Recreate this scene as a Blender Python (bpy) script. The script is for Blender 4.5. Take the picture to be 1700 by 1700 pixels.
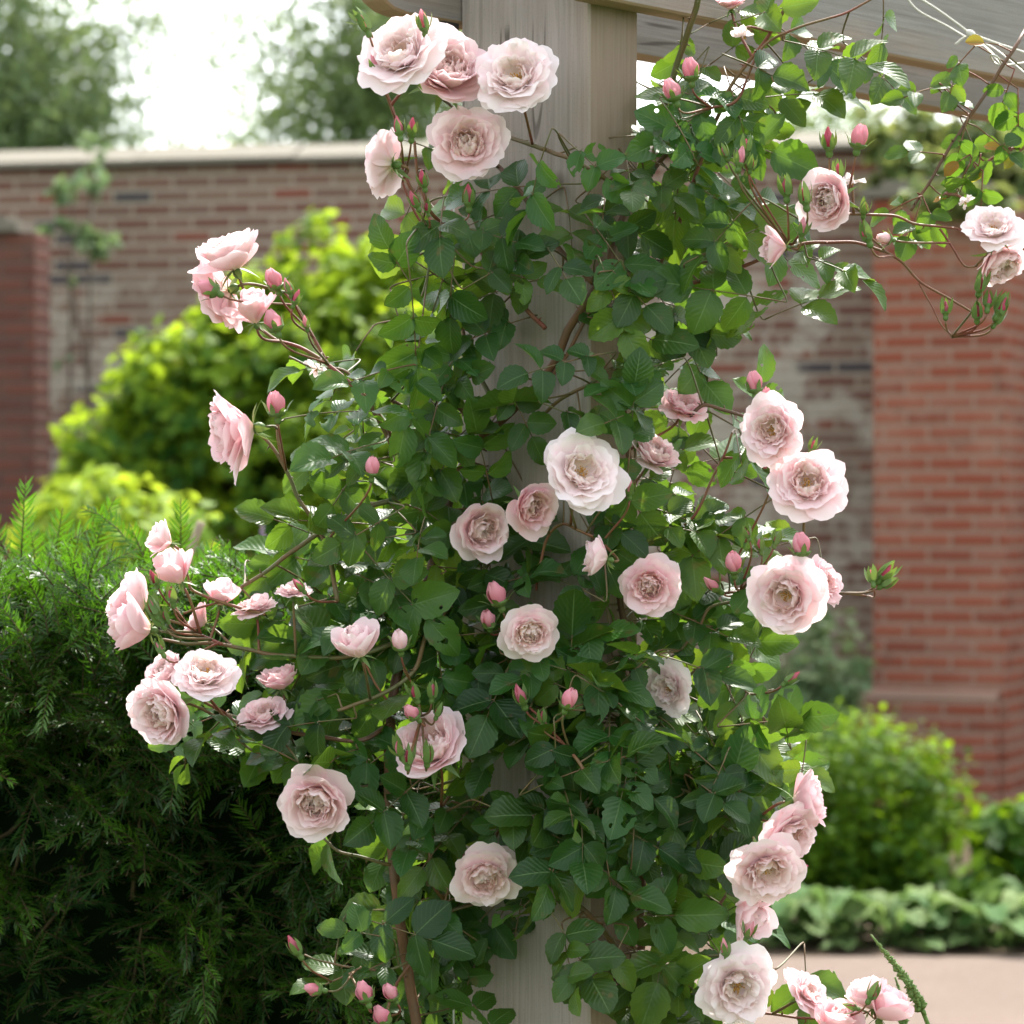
import bpy, math, random
import numpy as np
from mathutils import Vector, Matrix, noise

# ------------------------------------------------------------------ clear
for o in list(bpy.data.objects):
    bpy.data.objects.remove(o)
S = bpy.context.scene
C = S.collection
R = math.radians
rng = np.random.default_rng(7)
random.seed(7)

# ------------------------------------------------------------------ camera
F = 5000.0            # focal length in pixels of the 1700 px photograph
CZ = 1.6
cam = bpy.data.cameras.new('camera')
cam.sensor_width = 36
cam.lens = 36 * F / 1700
cam.clip_end = 2000
cam.clip_start = 0.05
cam.dof.use_dof = True
cam.dof.focus_distance = 3.74
cam.dof.aperture_fstop = 6.3
co = bpy.data.objects.new('camera', cam)
co.location = (0, 0, CZ)
co.rotation_euler = (R(90), 0, 0)
C.objects.link(co)
S.camera = co

# ------------------------------------------------------------------ sky, sun, exposure
SUN_EL, SUN_AZ = 56.0, 20.0      # azimuth measured from +Y towards +X
W = bpy.data.worlds.new('World')
S.world = W
W.use_nodes = True
nt = W.node_tree
bg = nt.nodes['Background']
sky = nt.nodes.new('ShaderNodeTexSky')
sky.sky_type = 'NISHITA'
sky.sun_disc = False
sky.sun_elevation = R(SUN_EL)
sky.sun_rotation = R(SUN_AZ)
sky.dust_density = 3.0
sky.air_density = 1.0
hs = nt.nodes.new('ShaderNodeHueSaturation')
hs.inputs['Saturation'].default_value = 0.28
nt.links.new(sky.outputs[0], hs.inputs['Color'])
nt.links.new(hs.outputs[0], bg.inputs[0])
bg.inputs[1].default_value = 0.15
sd = bpy.data.lights.new('sun', 'SUN')
sd.energy = 2.4
sd.angle = R(0.6)
sd.color = (1.0, 0.95, 0.86)
so = bpy.data.objects.new('sun', sd)
d = Vector((math.sin(R(SUN_AZ)) * math.cos(R(SUN_EL)), math.cos(R(SUN_AZ)) * math.cos(R(SUN_EL)), math.sin(R(SUN_EL))))
so.rotation_euler = d.to_track_quat('Z', 'Y').to_euler()
so.location = (2, 8, 12)
C.objects.link(so)
S.view_settings.view_transform = 'Standard'
S.view_settings.look = 'None'
S.view_settings.exposure = 2.08
S.view_settings.gamma = 1
S.render.engine = 'CYCLES'
S.cycles.max_bounces = 10
S.cycles.diffuse_bounces = 6
S.cycles.transparent_max_bounces = 8

# ------------------------------------------------------------------ helpers
def P(px, py, Y):
    return np.array([(px - 850) / F * Y, Y, CZ - (py - 850) / F * Y])

def nrm(v):
    v = np.asarray(v, float)
    return v / (np.linalg.norm(v) + 1e-12)

class MB:
    """collects quads; build() links them as ONE mesh object"""
    def __init__(self):
        self.v, self.f, self.uv, self.c, self.n = [], [], [], [], 0
    def add(self, v, f, uv=None, c=None):
        v = np.asarray(v, float).reshape(-1, 3)
        self.v.append(v)
        self.f.append(np.asarray(f, int).reshape(-1, 4) + self.n)
        self.uv.append(np.zeros((len(v), 2)) if uv is None else np.asarray(uv, float))
        if c is None: c = (0, 0, 0)
        c = np.asarray(c, float)
        if c.ndim == 1: c = np.tile(c, (len(v), 1))
        self.c.append(c)
        self.n += len(v)
    def tube(self, pts, radii, n=7, c=None):
        pts = np.asarray(pts, float)
        m = len(pts)
        radii = np.broadcast_to(np.asarray(radii, float), (m,))
        tan = np.gradient(pts, axis=0)
        tan /= np.linalg.norm(tan, axis=1)[:, None] + 1e-12
        up = np.array([0.31, 0.22, 0.93]) if abs(tan[0][2]) < 0.9 else np.array([1.0, 0.1, 0])
        vs, uv = [], []
        a = np.linspace(0, 2 * np.pi, n, endpoint=False)
        L = 0
        for i in range(m):
            t = tan[i]
            s = nrm(np.cross(t, up)); b = np.cross(s, t); up = b
            if i: L += np.linalg.norm(pts[i] - pts[i - 1])
            vs.append(pts[i] + radii[i] * (np.cos(a)[:, None] * s + np.sin(a)[:, None] * b))
            uv.append(np.stack([a / (2 * np.pi), np.full(n, L)], 1))
        vs = np.concatenate(vs); uv = np.concatenate(uv)
        e0 = np.tile(pts[0], (n, 1)); e1 = np.tile(pts[-1], (n, 1))
        vs = np.concatenate([e0 + (vs[:n] - e0) * 0.02, vs, e1 + (vs[-n:] - e1) * 0.02])
        uv = np.concatenate([uv[:n], uv, uv[-n:]])
        fs = []
        for i in range(m + 1):
            for k in range(n):
                fs.append((i * n + k, i * n + (k + 1) % n, (i + 1) * n + (k + 1) % n, (i + 1) * n + k))
        self.add(vs, fs, uv, c)
    def box(self, lo, hi, M=None, off=(0, 0)):
        """axis box with metric uv per face, optionally transformed by the 4x4 M"""
        x0, y0, z0 = lo; x1, y1, z1 = hi
        faces = [
            ([(x0, y0, z0), (x1, y0, z0), (x1, y0, z1), (x0, y0, z1)], (0, 2)),
            ([(x1, y1, z0), (x0, y1, z0), (x0, y1, z1), (x1, y1, z1)], (0, 2)),
            ([(x1, y0, z0), (x1, y1, z0), (x1, y1, z1), (x1, y0, z1)], (1, 2)),
            ([(x0, y1, z0), (x0, y0, z0), (x0, y0, z1), (x0, y1, z1)], (1, 2)),
            ([(x0, y0, z1), (x1, y0, z1), (x1, y1, z1), (x0, y1, z1)], (0, 1)),
            ([(x0, y1, z0), (x1, y1, z0), (x1, y0, z0), (x0, y0, z0)], (0, 1))]
        for q, (a, b) in faces:
            q = np.array(q, float)
            uv = q[:, [a, b]] + np.array(off)
            if M is not None:
                q = np.array([M @ Vector(p) for p in q])
            self.add(q, [(0, 1, 2, 3)], uv)
    def build(self, name, mat, parent=None, smooth=True, origin=None):
        v = np.concatenate(self.v); f = np.concatenate(self.f)
        uv = np.concatenate(self.uv); c = np.concatenate(self.c)
        base = np.zeros(3)
        if parent is not None:
            base = np.array(wloc[parent.name])
        elif origin is not None:
            base = np.array(origin, float)
        v = v - base
        me = bpy.data.meshes.new(name)
        me.vertices.add(len(v)); me.vertices.foreach_set('co', v.ravel())
        me.loops.add(len(f) * 4); me.loops.foreach_set('vertex_index', f.ravel())
        me.polygons.add(len(f))
        me.polygons.foreach_set('loop_start', np.arange(len(f)) * 4)
        me.polygons.foreach_set('loop_total', np.full(len(f), 4))
        me.polygons.foreach_set('use_smooth', np.full(len(f), smooth))
        ul = me.uv_layers.new(name='uv')
        ul.data.foreach_set('uv', uv[f.ravel()].ravel())
        at = me.attributes.new('var', 'FLOAT_COLOR', 'POINT')
        at.data.foreach_set('color', np.concatenate([c, np.ones((len(c), 1))], 1).ravel())
        me.update(calc_edges=True)
        me.validate()
        me.materials.append(mat)
        o = bpy.data.objects.new(name, me)
        C.objects.link(o)
        if parent is not None:
            o.parent = parent
        else:
            o.location = base
        wloc[o.name] = tuple(base)
        return o

wloc = {}
def tag(o, label=None, cat=None, group=None, kind=None):
    if label: o['label'] = label
    if cat: o['category'] = cat
    if group: o['group'] = group
    if kind: o['kind'] = kind
    return o
def thing(name, label, cat, loc=(0, 0, 0), group=None):
    o = bpy.data.objects.new(name, None)
    o.empty_display_size = 0.1
    C.objects.link(o)
    o.location = loc
    wloc[o.name] = tuple(loc)
    return tag(o, label, cat, group)

def spline(pts, n=8):
    """Catmull-Rom through pts"""
    p = np.asarray(pts, float)
    if len(p) < 3:
        t = np.linspace(0, 1, n + 1)[:, None]
        return p[0] * (1 - t) + p[-1] * t
    q = np.concatenate([[2 * p[0] - p[1]], p, [2 * p[-1] - p[-2]]])
    out = []
    for i in range(len(p) - 1):
        a, b, c_, d_ = q[i:i + 4]
        for t in np.linspace(0, 1, n, endpoint=False):
            out.append(0.5 * (2 * b + (c_ - a) * t + (2 * a - 5 * b + 4 * c_ - d_) * t * t + (3 * b - a - 3 * c_ + d_) * t ** 3))
    out.append(p[-1])
    return np.array(out)

def grid_faces(nv, nu):
    f = []
    for j in range(nv - 1):
        for i in range(nu - 1):
            a = j * nu + i
            f.append((a, a + 1, a + nu + 1, a + nu))
    return np.array(f)

# ------------------------------------------------------------------ materials
class Mat:
    def __init__(self, name):
        self.m = bpy.data.materials.new(name)
        self.m.use_nodes = True
        self.t = self.m.node_tree
        self.bsdf = self.t.nodes['Principled BSDF']
        self.out = self.t.nodes['Material Output']
    def n(self, typ, **kw):
        x = self.t.nodes.new(typ)
        for k, v in kw.items():
            setattr(x, k, v)
        return x
    def l(self, a, b):
        self.t.links.new(a, b)
    def val(self, sock, v):
        if hasattr(v, 'default_value'): self.l(v, sock)
        else: sock.default_value = v
    def math(self, op, a, b=0.0, c=None, clamp=False):
        x = self.n('ShaderNodeMath', operation=op, use_clamp=clamp)
        self.val(x.inputs[0], a); self.val(x.inputs[1], b)
        if c is not None: self.val(x.inputs[2], c)
        return x.outputs[0]
    def mix(self, fac, a, b, mode='MIX'):
        x = self.n('ShaderNodeMix', data_type='RGBA', blend_type=mode)
        self.val(x.inputs['Factor'], fac)
        for s, v in ((x.inputs[6], a), (x.inputs[7], b)):
            if hasattr(v, 'default_value'): self.l(v, s)
            else: s.default_value = (*v, 1)
        return x.outputs[2]
    def noise(self, vec, scale, detail=3, rough=0.5):
        x = self.n('ShaderNodeTexNoise')
        if vec is not None: self.l(vec, x.inputs['Vector'])
        x.inputs['Scale'].default_value = scale
        x.inputs['Detail'].default_value = detail
        x.inputs['Roughness'].default_value = rough
        return x.outputs['Fac']
    def ramp(self, fac, stops, interp='LINEAR'):
        x = self.n('ShaderNodeValToRGB')
        r = x.color_ramp; r.interpolation = interp
        while len(r.elements) < len(stops): r.elements.new(0.5)
        for e, (p, c_) in zip(r.elements, stops):
            e.position = p; e.color = (*c_, 1)
        self.l(fac, x.inputs[0])
        return x.outputs[0]
    def sstep(self, x, a, b):
        m = self.n('ShaderNodeMapRange', interpolation_type='SMOOTHSTEP')
        self.l(x, m.inputs[0])
        m.inputs[1].default_value = a; m.inputs[2].default_value = b
        return m.outputs[0]
    def uv(self):
        if not hasattr(self, '_uv'):
            tc = self.n('ShaderNodeTexCoord'); self._tc = tc
            sp = self.n('ShaderNodeSeparateXYZ'); self.l(tc.outputs['UV'], sp.inputs[0])
            self._uv = (tc.outputs['UV'], sp.outputs[0], sp.outputs[1])
        return self._uv
    def obj(self):
        return self.n('ShaderNodeTexCoord').outputs['Object']
    def var(self):
        a = self.n('ShaderNodeAttribute', attribute_name='var')
        sp = self.n('ShaderNodeSeparateColor'); self.l(a.outputs['Color'], sp.inputs[0])
        return sp.outputs
    def bump(self, h, strength, dist=0.01):
        b = self.n('ShaderNodeBump')
        b.inputs['Strength'].default_value = strength
        b.inputs['Distance'].default_value = dist
        self.l(h, b.inputs['Height'])
        self.l(b.outputs[0], self.bsdf.inputs['Normal'])
        return b.outputs[0]
    def set(self, color=None, rough=0.6, spec=0.5):
        if color is not None:
            if hasattr(color, 'default_value'): self.l(color, self.bsdf.inputs['Base Color'])
            else: self.bsdf.inputs['Base Color'].default_value = (*color, 1)
        self.val(self.bsdf.inputs['Roughness'], rough)
        self.bsdf.inputs['Specular IOR Level'].default_value = spec
    def translucent(self, color, fac, normal=None):
        t = self.n('ShaderNodeBsdfTranslucent')
        if hasattr(color, 'default_value'): self.l(color, t.inputs[0])
        else: t.inputs[0].default_value = (*color, 1)
        if normal is not None: self.l(normal, t.inputs['Normal'])
        x = self.n('ShaderNodeMixShader')
        self.val(x.inputs[0], fac)
        self.l(self.bsdf.outputs[0], x.inputs[1]); self.l(t.outputs[0], x.inputs[2])
        self.l(x.outputs[0], self.out.inputs[0])

def mat_rose_leaf():
    m = Mat('rose_leaf')
    uv, u, v = m.uv()
    var = m.var()
    au = m.math('ABSOLUTE', m.math('SUBTRACT', u, 0.5))
    mid = m.math('SUBTRACT', 1.0, m.sstep(au, 0.008, 0.030))
    ph = m.math('MULTIPLY', m.math('SUBTRACT', v, m.math('MULTIPLY', au, 0.75)), 8.0)
    fr = m.math('ABSOLUTE', m.math('SUBTRACT', m.math('FRACT', ph), 0.5))
    vein = m.math('SUBTRACT', 1.0, m.sstep(fr, 0.03, 0.16))
    nz = m.noise(m.obj(), 55, 3)
    # var.r hue (0 blue green .. 1 yellow green young leaf), var.g brightness
    dark = m.mix(var[1], (0.003, 0.031, 0.005), (0.020, 0.098, 0.014))
    base = m.mix(var[0], dark, (0.11, 0.20, 0.02))
    base = m.mix(m.math('MULTIPLY', nz, 0.35), base, (0.030, 0.085, 0.02))
    base = m.mix(m.math('MULTIPLY', var[2], 0.9), base, (0.42, 0.13, 0.02))
    col = m.mix(m.math('MULTIPLY', mid, 0.55), base, (0.16, 0.26, 0.09))
    col = m.mix(m.math('MULTIPLY', vein, 0.14), col, (0.15, 0.25, 0.09))
    spot = m.sstep(m.noise(m.obj(), 38, 2), 0.66, 0.72)
    col = m.mix(m.math('MULTIPLY', spot, 0.6), col, (0.11, 0.07, 0.025))
    m.set(col, m.math('ADD', 0.26, m.math('MULTIPLY', nz, 0.26)), 0.38)
    h = m.math('SUBTRACT', m.math('MULTIPLY', m.math('SINE', m.math('MULTIPLY', ph, 6.283)), 0.22),
               m.math('MULTIPLY', mid, 0.8))
    h = m.math('ADD', h, m.math('MULTIPLY', nz, 0.8))
    b = m.bump(h, 0.42, 0.0014)
    tc = m.mix(0.62, col, m.mix(var[0], (0.20, 0.36, 0.02), (0.42, 0.50, 0.03)))
    tc = m.mix(m.math('MULTIPLY', m.math('MAXIMUM', mid, m.math('MULTIPLY', vein, 0.5)), 0.5), tc, (0.10, 0.20, 0.02))
    m.translucent(tc, 0.42)
    hole = m.math('MULTIPLY', m.math('GREATER_THAN', m.noise(m.obj(), 62, 1), 0.66), m.math('GREATER_THAN', var[1], 0.72))
    tr = m.n('ShaderNodeBsdfTransparent'); hx = m.n('ShaderNodeMixShader')
    prev = m.out.inputs[0].links[0].from_socket
    m.l(hole, hx.inputs[0]); m.l(prev, hx.inputs[1]); m.l(tr.outputs[0], hx.inputs[2]); m.l(hx.outputs[0], m.out.inputs[0])
    return m.m

def mat_petal(name, inner, outer, edge):
    m = Mat(name)
    uv, u, v = m.uv()
    var = m.var()          # r: ring 0 outer..1 inner, g: random
    nz = m.noise(m.obj(), 60, 2)
    c = m.mix(m.sstep(var[0], 0.25, 0.85), outer, inner)
    c = m.mix(m.math('MULTIPLY', m.math('SUBTRACT', 1.0, m.sstep(v, 0.0, 0.30)), 0.7), c, (0.98, 0.86, 0.66))
    c = m.mix(m.math('MULTIPLY', m.sstep(v, 0.55, 1.0), 0.65), c, edge)
    c = m.mix(m.math('MULTIPLY', m.math('SUBTRACT', var[1], 0.5), 0.5, clamp=True), c, (0.88, 0.60, 0.64))
    c = m.mix(m.math('MULTIPLY', nz, 0.10), c, (0.88, 0.64, 0.64))
    m.set(c, 0.62, 0.25)
    st = m.n('ShaderNodeMapping'); m.l(uv, st.inputs[0]); st.inputs['Scale'].default_value = (26, 2.2, 1)
    h = m.math('ADD', m.math('MULTIPLY', m.noise(st.outputs[0], 1.0, 2), 0.8), m.math('MULTIPLY', nz, 1.2))
    m.bump(h, 0.30, 0.0015)
    m.translucent(c, 0.42)
    return m.m

def mat_simple(name, color, rough=0.6, spec=0.4, nscale=40, namt=0.3, dark=0.5, trans=0.0, tcol=None, bump=0.0, bdist=0.003):
    m = Mat(name)
    nz = m.noise(m.obj(), nscale, 3)
    c = m.mix(m.math('MULTIPLY', nz, namt * 2, clamp=True), color, tuple(x * dark for x in color))
    m.set(c, rough, spec)
    if bump: m.bump(nz, bump, bdist)
    if trans: m.translucent(tcol or color, trans)
    return m.m

def mat_leafy(name, base, young, tcol, rough=0.5, trans=0.4, spec=0.4):
    """foliage; var.r = how young/pale the leaf is, var.g = its shade of green"""
    m = Mat(name)
    var = m.var()
    c = m.mix(var[0], m.mix(var[1], base, tuple(x * 1.7 for x in base)), young)
    m.set(c, rough, spec)
    m.translucent(m.mix(var[0], m.mix(0.5, c, tcol), tcol), trans)
    return m.m

def mat_stem(name, c1, c2):
    m = Mat(name)
    nz = m.noise(m.obj(), 30, 3)
    nf = m.noise(m.obj(), 260, 2)
    c = m.mix(m.sstep(nz, 0.35, 0.65), c1, c2)
    c = m.mix(m.math('MULTIPLY', nf, 0.4), c, tuple(x * 0.45 for x in c1))
    m.set(c, 0.5, 0.4)
    m.bump(nf, 0.3, 0.001)
    return m.m

def mat_wood(name, light, dark, warm, warmth, under=None, side=False):
    m = Mat(name)
    uv, u, v = m.uv()
    mp = m.n('ShaderNodeMapping'); m.l(uv, mp.inputs[0]); mp.inputs['Scale'].default_value = (1, 0.022, 1)
    mp2 = m.n('ShaderNodeMapping'); m.l(uv, mp2.inputs[0]); mp2.inputs['Scale'].default_value = (1, 0.12, 1)
    g1 = m.noise(mp.outputs[0], 190, 5, 0.65)
    g2 = m.noise(mp.outputs[0], 46, 3, 0.6)
    big = m.noise(mp2.outputs[0], 13, 4, 0.6)
    blotch = m.noise(uv, 5.5, 4, 0.6)
    c = m.mix(m.sstep(g1, 0.22, 0.70), dark, light)
    c = m.mix(m.math('MULTIPLY', m.sstep(g2, 0.46, 0.74), 0.30), c, dark)
    c = m.mix(m.math('MULTIPLY', m.sstep(big, 0.42, 0.66), warmth), c, warm)
    c = m.mix(m.math('MULTIPLY', m.sstep(blotch, 0.45, 0.75), 0.40), c, tuple(x * 0.72 for x in light))
    sp = m.noise(uv, 420, 2)
    c = m.mix(m.math('MULTIPLY', m.sstep(sp, 0.60, 0.72), 0.35), c, tuple(x * 0.5 for x in dark))
    # a few knots
    vo = m.n('ShaderNodeTexVoronoi'); mk = m.n('ShaderNodeMapping'); m.l(uv, mk.inputs[0]); mk.inputs['Scale'].default_value = (1, 0.75, 1)
    m.l(mk.outputs[0], vo.inputs['Vector']); vo.inputs['Scale'].default_value = 5.2
    kn = m.math('SUBTRACT', 1.0, m.sstep(vo.outputs['Distance'], 0.05, 0.11))
    c = m.mix(m.math('MULTIPLY', kn, 0.75), c, (0.09, 0.06, 0.042))
    mps = m.n('ShaderNodeMapping'); m.l(uv, mps.inputs[0]); mps.inputs['Scale'].default_value = (1, 0.055, 1)
    cr = m.math('ABSOLUTE', m.math('SUBTRACT', m.noise(mps.outputs[0], 16, 2, 0.4), 0.5))
    crk = m.math('MULTIPLY', m.math('SUBTRACT', 1.0, m.sstep(cr, 0.004, 0.012)), m.sstep(m.noise(uv, 4, 2), 0.52, 0.60))
    c = m.mix(m.math('MULTIPLY', crk, 0.7), c, (0.05, 0.04, 0.03))
    if side:      # the narrow side of the post is browner heartwood
        c = m.mix(m.math('MULTIPLY', m.math('LESS_THAN', u, 0.096), 0.72), c, m.mix(g1, (0.17, 0.115, 0.07), (0.29, 0.205, 0.135)))
    if under:  # downward faces warmer: fresher timber plus warm bounced light put into the colour
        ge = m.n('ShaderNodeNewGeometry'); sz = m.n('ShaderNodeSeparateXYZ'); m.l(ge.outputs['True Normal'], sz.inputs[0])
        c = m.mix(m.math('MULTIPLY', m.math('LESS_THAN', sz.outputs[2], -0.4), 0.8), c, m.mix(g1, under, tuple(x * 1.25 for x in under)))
    m.set(c, 0.8, 0.2)
    h = m.math('ADD', g1, m.math('MULTIPLY', g2, 0.7))
    m.bump(h, 0.5, 0.002)
    return m.m

def mat_brick(name, stops, mortar, lime=0.0, seed=0.0):
    m = Mat(name)
    uv, u, v = m.uv()
    row = m.math('FLOOR', m.math('DIVIDE', v, 0.075))
    uu = m.math('ADD', m.math('DIVIDE', u, 0.2275), m.math('MULTIPLY', m.math('MODULO', row, 2.0), 0.5))
    colm = m.math('FLOOR', uu)
    fu = m.math('FRACT', uu); fv = m.math('FRACT', m.math('DIVIDE', v, 0.075))
    cx = m.n('ShaderNodeCombineXYZ'); m.l(colm, cx.inputs[0]); m.l(row, cx.inputs[1]); cx.inputs[2].default_value = seed
    wn = m.n('ShaderNodeTexWhiteNoise'); m.l(cx.outputs[0], wn.inputs['Vector'])
    wob = m.math('MULTIPLY', m.math('SUBTRACT', m.noise(uv, 25, 3), 0.5), 0.10)
    mu = m.math('MINIMUM', fu, m.math('SUBTRACT', 1.0, fu))
    mv = m.math('MINIMUM', fv, m.math('SUBTRACT', 1.0, fv))
    br = m.math('MULTIPLY', m.sstep(m.math('ADD', mu, m.math('MULTIPLY', wob, 0.3)), 0.022, 0.05),
                m.sstep(m.math('ADD', mv, wob), 0.10, 0.22))
    c = m.ramp(wn.outputs['Value'], stops, 'CONSTANT')
    nz = m.noise(uv, 60, 4, 0.7)
    c = m.mix(m.math('MULTIPLY', nz, 0.45), c, (0.10, 0.065, 0.05))
    mo = m.mix(m.noise(uv, 30, 2), mortar, tuple(x * 0.65 for x in mortar))
    c = m.mix(br, mo, c)
    if lime:
        ln = m.math('MULTIPLY', m.sstep(m.noise(uv, 3.6, 5, 0.66), 0.47, 0.58), m.math('SUBTRACT', 1.0, m.sstep(v, 2.75, 2.95)))
        c = m.mix(m.math('MULTIPLY', ln, lime), c, (0.40, 0.37, 0.30))
        st = m.sstep(m.noise(uv, 1.3, 4, 0.6), 0.50, 0.70)
        c = m.mix(m.math('MULTIPLY', st, 0.4), c, (0.20, 0.16, 0.12))
    else:
        st = m.sstep(m.noise(uv, 2.2, 5, 0.65), 0.48, 0.68)
        c = m.mix(m.math('MULTIPLY', st, 0.30), c, tuple(x * 1.1 for x in mortar))
        st2 = m.sstep(m.noise(uv, 6.0, 4, 0.7), 0.56, 0.70)
        c = m.mix(m.math('MULTIPLY', st2, 0.45), c, (0.12, 0.07, 0.05))
    m.set(c, 0.9, 0.15)
    m.bump(m.math('ADD', m.math('MULTIPLY', br, 1.0), m.math('MULTIPLY', nz, 0.5)), 0.6, 0.008)
    return m.m

def mat_ground(name, c1, c2, scale, bump=0.4):
    m = Mat(name)
    o = m.obj()
    a = m.noise(o, scale, 6, 0.7); b = m.noise(o, scale * 0.06, 3)
    c = m.mix(m.sstep(a, 0.3, 0.7), c1, c2)
    c = m.mix(m.math('MULTIPLY', b, 0.45), c, tuple(x * 0.75 for x in c1))
    m.set(c, 0.95, 0.1)
    m.bump(a, bump, 0.01)
    return m.m

M = {}
M['leaf'] = mat_rose_leaf()
M['white'] = mat_petal('petal_white', (0.97, 0.85, 0.76), (0.955, 0.84, 0.84), (0.965, 0.91, 0.91))
M['pale'] = mat_petal('petal_pale_pink', (0.97, 0.80, 0.70), (0.95, 0.755, 0.77), (0.955, 0.85, 0.86))
M['pink'] = mat_petal('petal_pink', (0.96, 0.72, 0.65), (0.94, 0.655, 0.69), (0.95, 0.79, 0.81))
M['rosy'] = mat_petal('petal_rosy_pink', (0.80, 0.25, 0.29), (0.80, 0.26, 0.34), (0.85, 0.46, 0.52))
M['red'] = mat_petal('petal_crimson', (0.55, 0.03, 0.09), (0.58, 0.045, 0.12), (0.66, 0.14, 0.22))
M['stamen'] = mat_simple('stamen', (0.70, 0.38, 0.07), 0.6, 0.3, 300, 0.4, 0.4)
M['sepal'] = mat_simple('sepal', (0.13, 0.22, 0.055), 0.5, 0.4, 120, 0.4, 0.55, trans=0.2, tcol=(0.25, 0.35, 0.05))
M['cane'] = mat_stem('rose_cane', (0.105, 0.105, 0.035), (0.16, 0.085, 0.04))
M['oldcane'] = mat_stem('rose_old_cane', (0.16, 0.075, 0.035), (0.11, 0.06, 0.035))
M['redstem'] = mat_stem('rose_young_stem', (0.20, 0.055, 0.035), (0.16, 0.10, 0.035))
M['post'] = mat_wood('weathered_post', (0.345, 0.30, 0.272), (0.235, 0.20, 0.175), (0.30, 0.22, 0.155), 0.40, None, True)
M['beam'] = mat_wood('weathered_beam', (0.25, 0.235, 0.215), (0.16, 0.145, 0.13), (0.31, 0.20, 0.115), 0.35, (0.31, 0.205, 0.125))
M['wall'] = mat_brick('old_brick', [(0, (0.165, 0.075, 0.055)), (0.25, (0.205, 0.115, 0.085)), (0.5, (0.18, 0.105, 0.08)), (0.68, (0.22, 0.145, 0.105)), (0.82, (0.22, 0.07, 0.046)), (0.92, (0.06, 0.06, 0.068))], (0.36, 0.305, 0.235), 0.85)
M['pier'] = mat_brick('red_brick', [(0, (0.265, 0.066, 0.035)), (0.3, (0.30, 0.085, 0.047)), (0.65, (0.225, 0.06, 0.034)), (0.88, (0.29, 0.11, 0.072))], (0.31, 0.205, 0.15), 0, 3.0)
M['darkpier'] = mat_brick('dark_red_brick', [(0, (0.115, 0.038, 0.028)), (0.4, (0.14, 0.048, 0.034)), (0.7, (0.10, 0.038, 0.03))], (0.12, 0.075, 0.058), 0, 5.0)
M['stone'] = mat_simple('coping_stone', (0.17, 0.155, 0.12), 0.85, 0.2, 9, 0.4, 0.7, bump=0.3)
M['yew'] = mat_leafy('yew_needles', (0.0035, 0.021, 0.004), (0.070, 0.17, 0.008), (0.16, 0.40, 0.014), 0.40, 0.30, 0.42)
M['yewtwig'] = mat_simple('yew_twig', (0.075, 0.055, 0.025), 0.8, 0.2)
M['core'] = mat_simple('hedge_shade', (0.008, 0.016, 0.006), 1.0, 0.0, 25, 0.5, 0.4)  # near-black tone stands in for the shade deep inside the hedge
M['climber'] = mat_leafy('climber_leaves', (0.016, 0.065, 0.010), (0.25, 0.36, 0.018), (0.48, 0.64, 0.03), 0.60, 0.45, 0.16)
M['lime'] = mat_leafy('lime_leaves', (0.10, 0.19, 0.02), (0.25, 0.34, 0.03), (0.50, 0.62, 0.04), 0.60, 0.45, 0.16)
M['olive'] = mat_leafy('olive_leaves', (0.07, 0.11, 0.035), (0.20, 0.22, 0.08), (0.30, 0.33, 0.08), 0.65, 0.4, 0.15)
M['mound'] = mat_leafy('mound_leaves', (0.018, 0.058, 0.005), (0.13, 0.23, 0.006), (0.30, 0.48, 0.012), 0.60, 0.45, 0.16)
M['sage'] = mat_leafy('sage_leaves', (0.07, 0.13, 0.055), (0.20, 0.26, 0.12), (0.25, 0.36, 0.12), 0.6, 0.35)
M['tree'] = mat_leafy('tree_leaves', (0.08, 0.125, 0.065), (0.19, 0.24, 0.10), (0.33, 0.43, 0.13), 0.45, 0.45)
M['bark'] = mat_simple('tree_bark', (0.15, 0.12, 0.09), 0.9, 0.1, 12, 0.5, 0.4, bump=0.5, bdist=0.02)
M['hosta'] = mat_leafy('hosta_leaves', (0.032, 0.080, 0.020), (0.19, 0.25, 0.09), (0.20, 0.32, 0.08), 0.68, 0.3, 0.12)
M['spike'] = mat_simple('green_spike', (0.17, 0.27, 0.07), 0.6, 0.3, 200, 0.4, 0.5, trans=0.2, tcol=(0.3, 0.45, 0.08))
M['lilac'] = mat_simple('lilac_florets', (0.40, 0.30, 0.48), 0.7, 0.2, 90, 0.3, 0.7, trans=0.3)
M['tan'] = mat_simple('dry_stem', (0.40, 0.32, 0.22), 0.8, 0.2, 50)
M['plume'] = mat_simple('pale_plume', (0.55, 0.42, 0.30), 0.8, 0.2, 50, trans=0.3)
M['twine'] = mat_simple('pale_twine', (0.62, 0.60, 0.52), 0.7, 0.3, 200)
M['wire'] = mat_simple('pale_wire', (0.55, 0.56, 0.56), 0.5, 0.5, 200)
M['bolt'] = mat_simple('black_iron', (0.03, 0.03, 0.03), 0.5, 0.5)
M['soil'] = mat_ground('soil', (0.055, 0.040, 0.028), (0.11, 0.08, 0.055), 26)
M['lawn'] = mat_ground('meadow_ground', (0.045, 0.085, 0.022), (0.08, 0.12, 0.035), 14)
M['path'] = mat_ground('bound_gravel', (0.125, 0.095, 0.078), (0.165, 0.13, 0.108), 45, 0.25)

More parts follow.
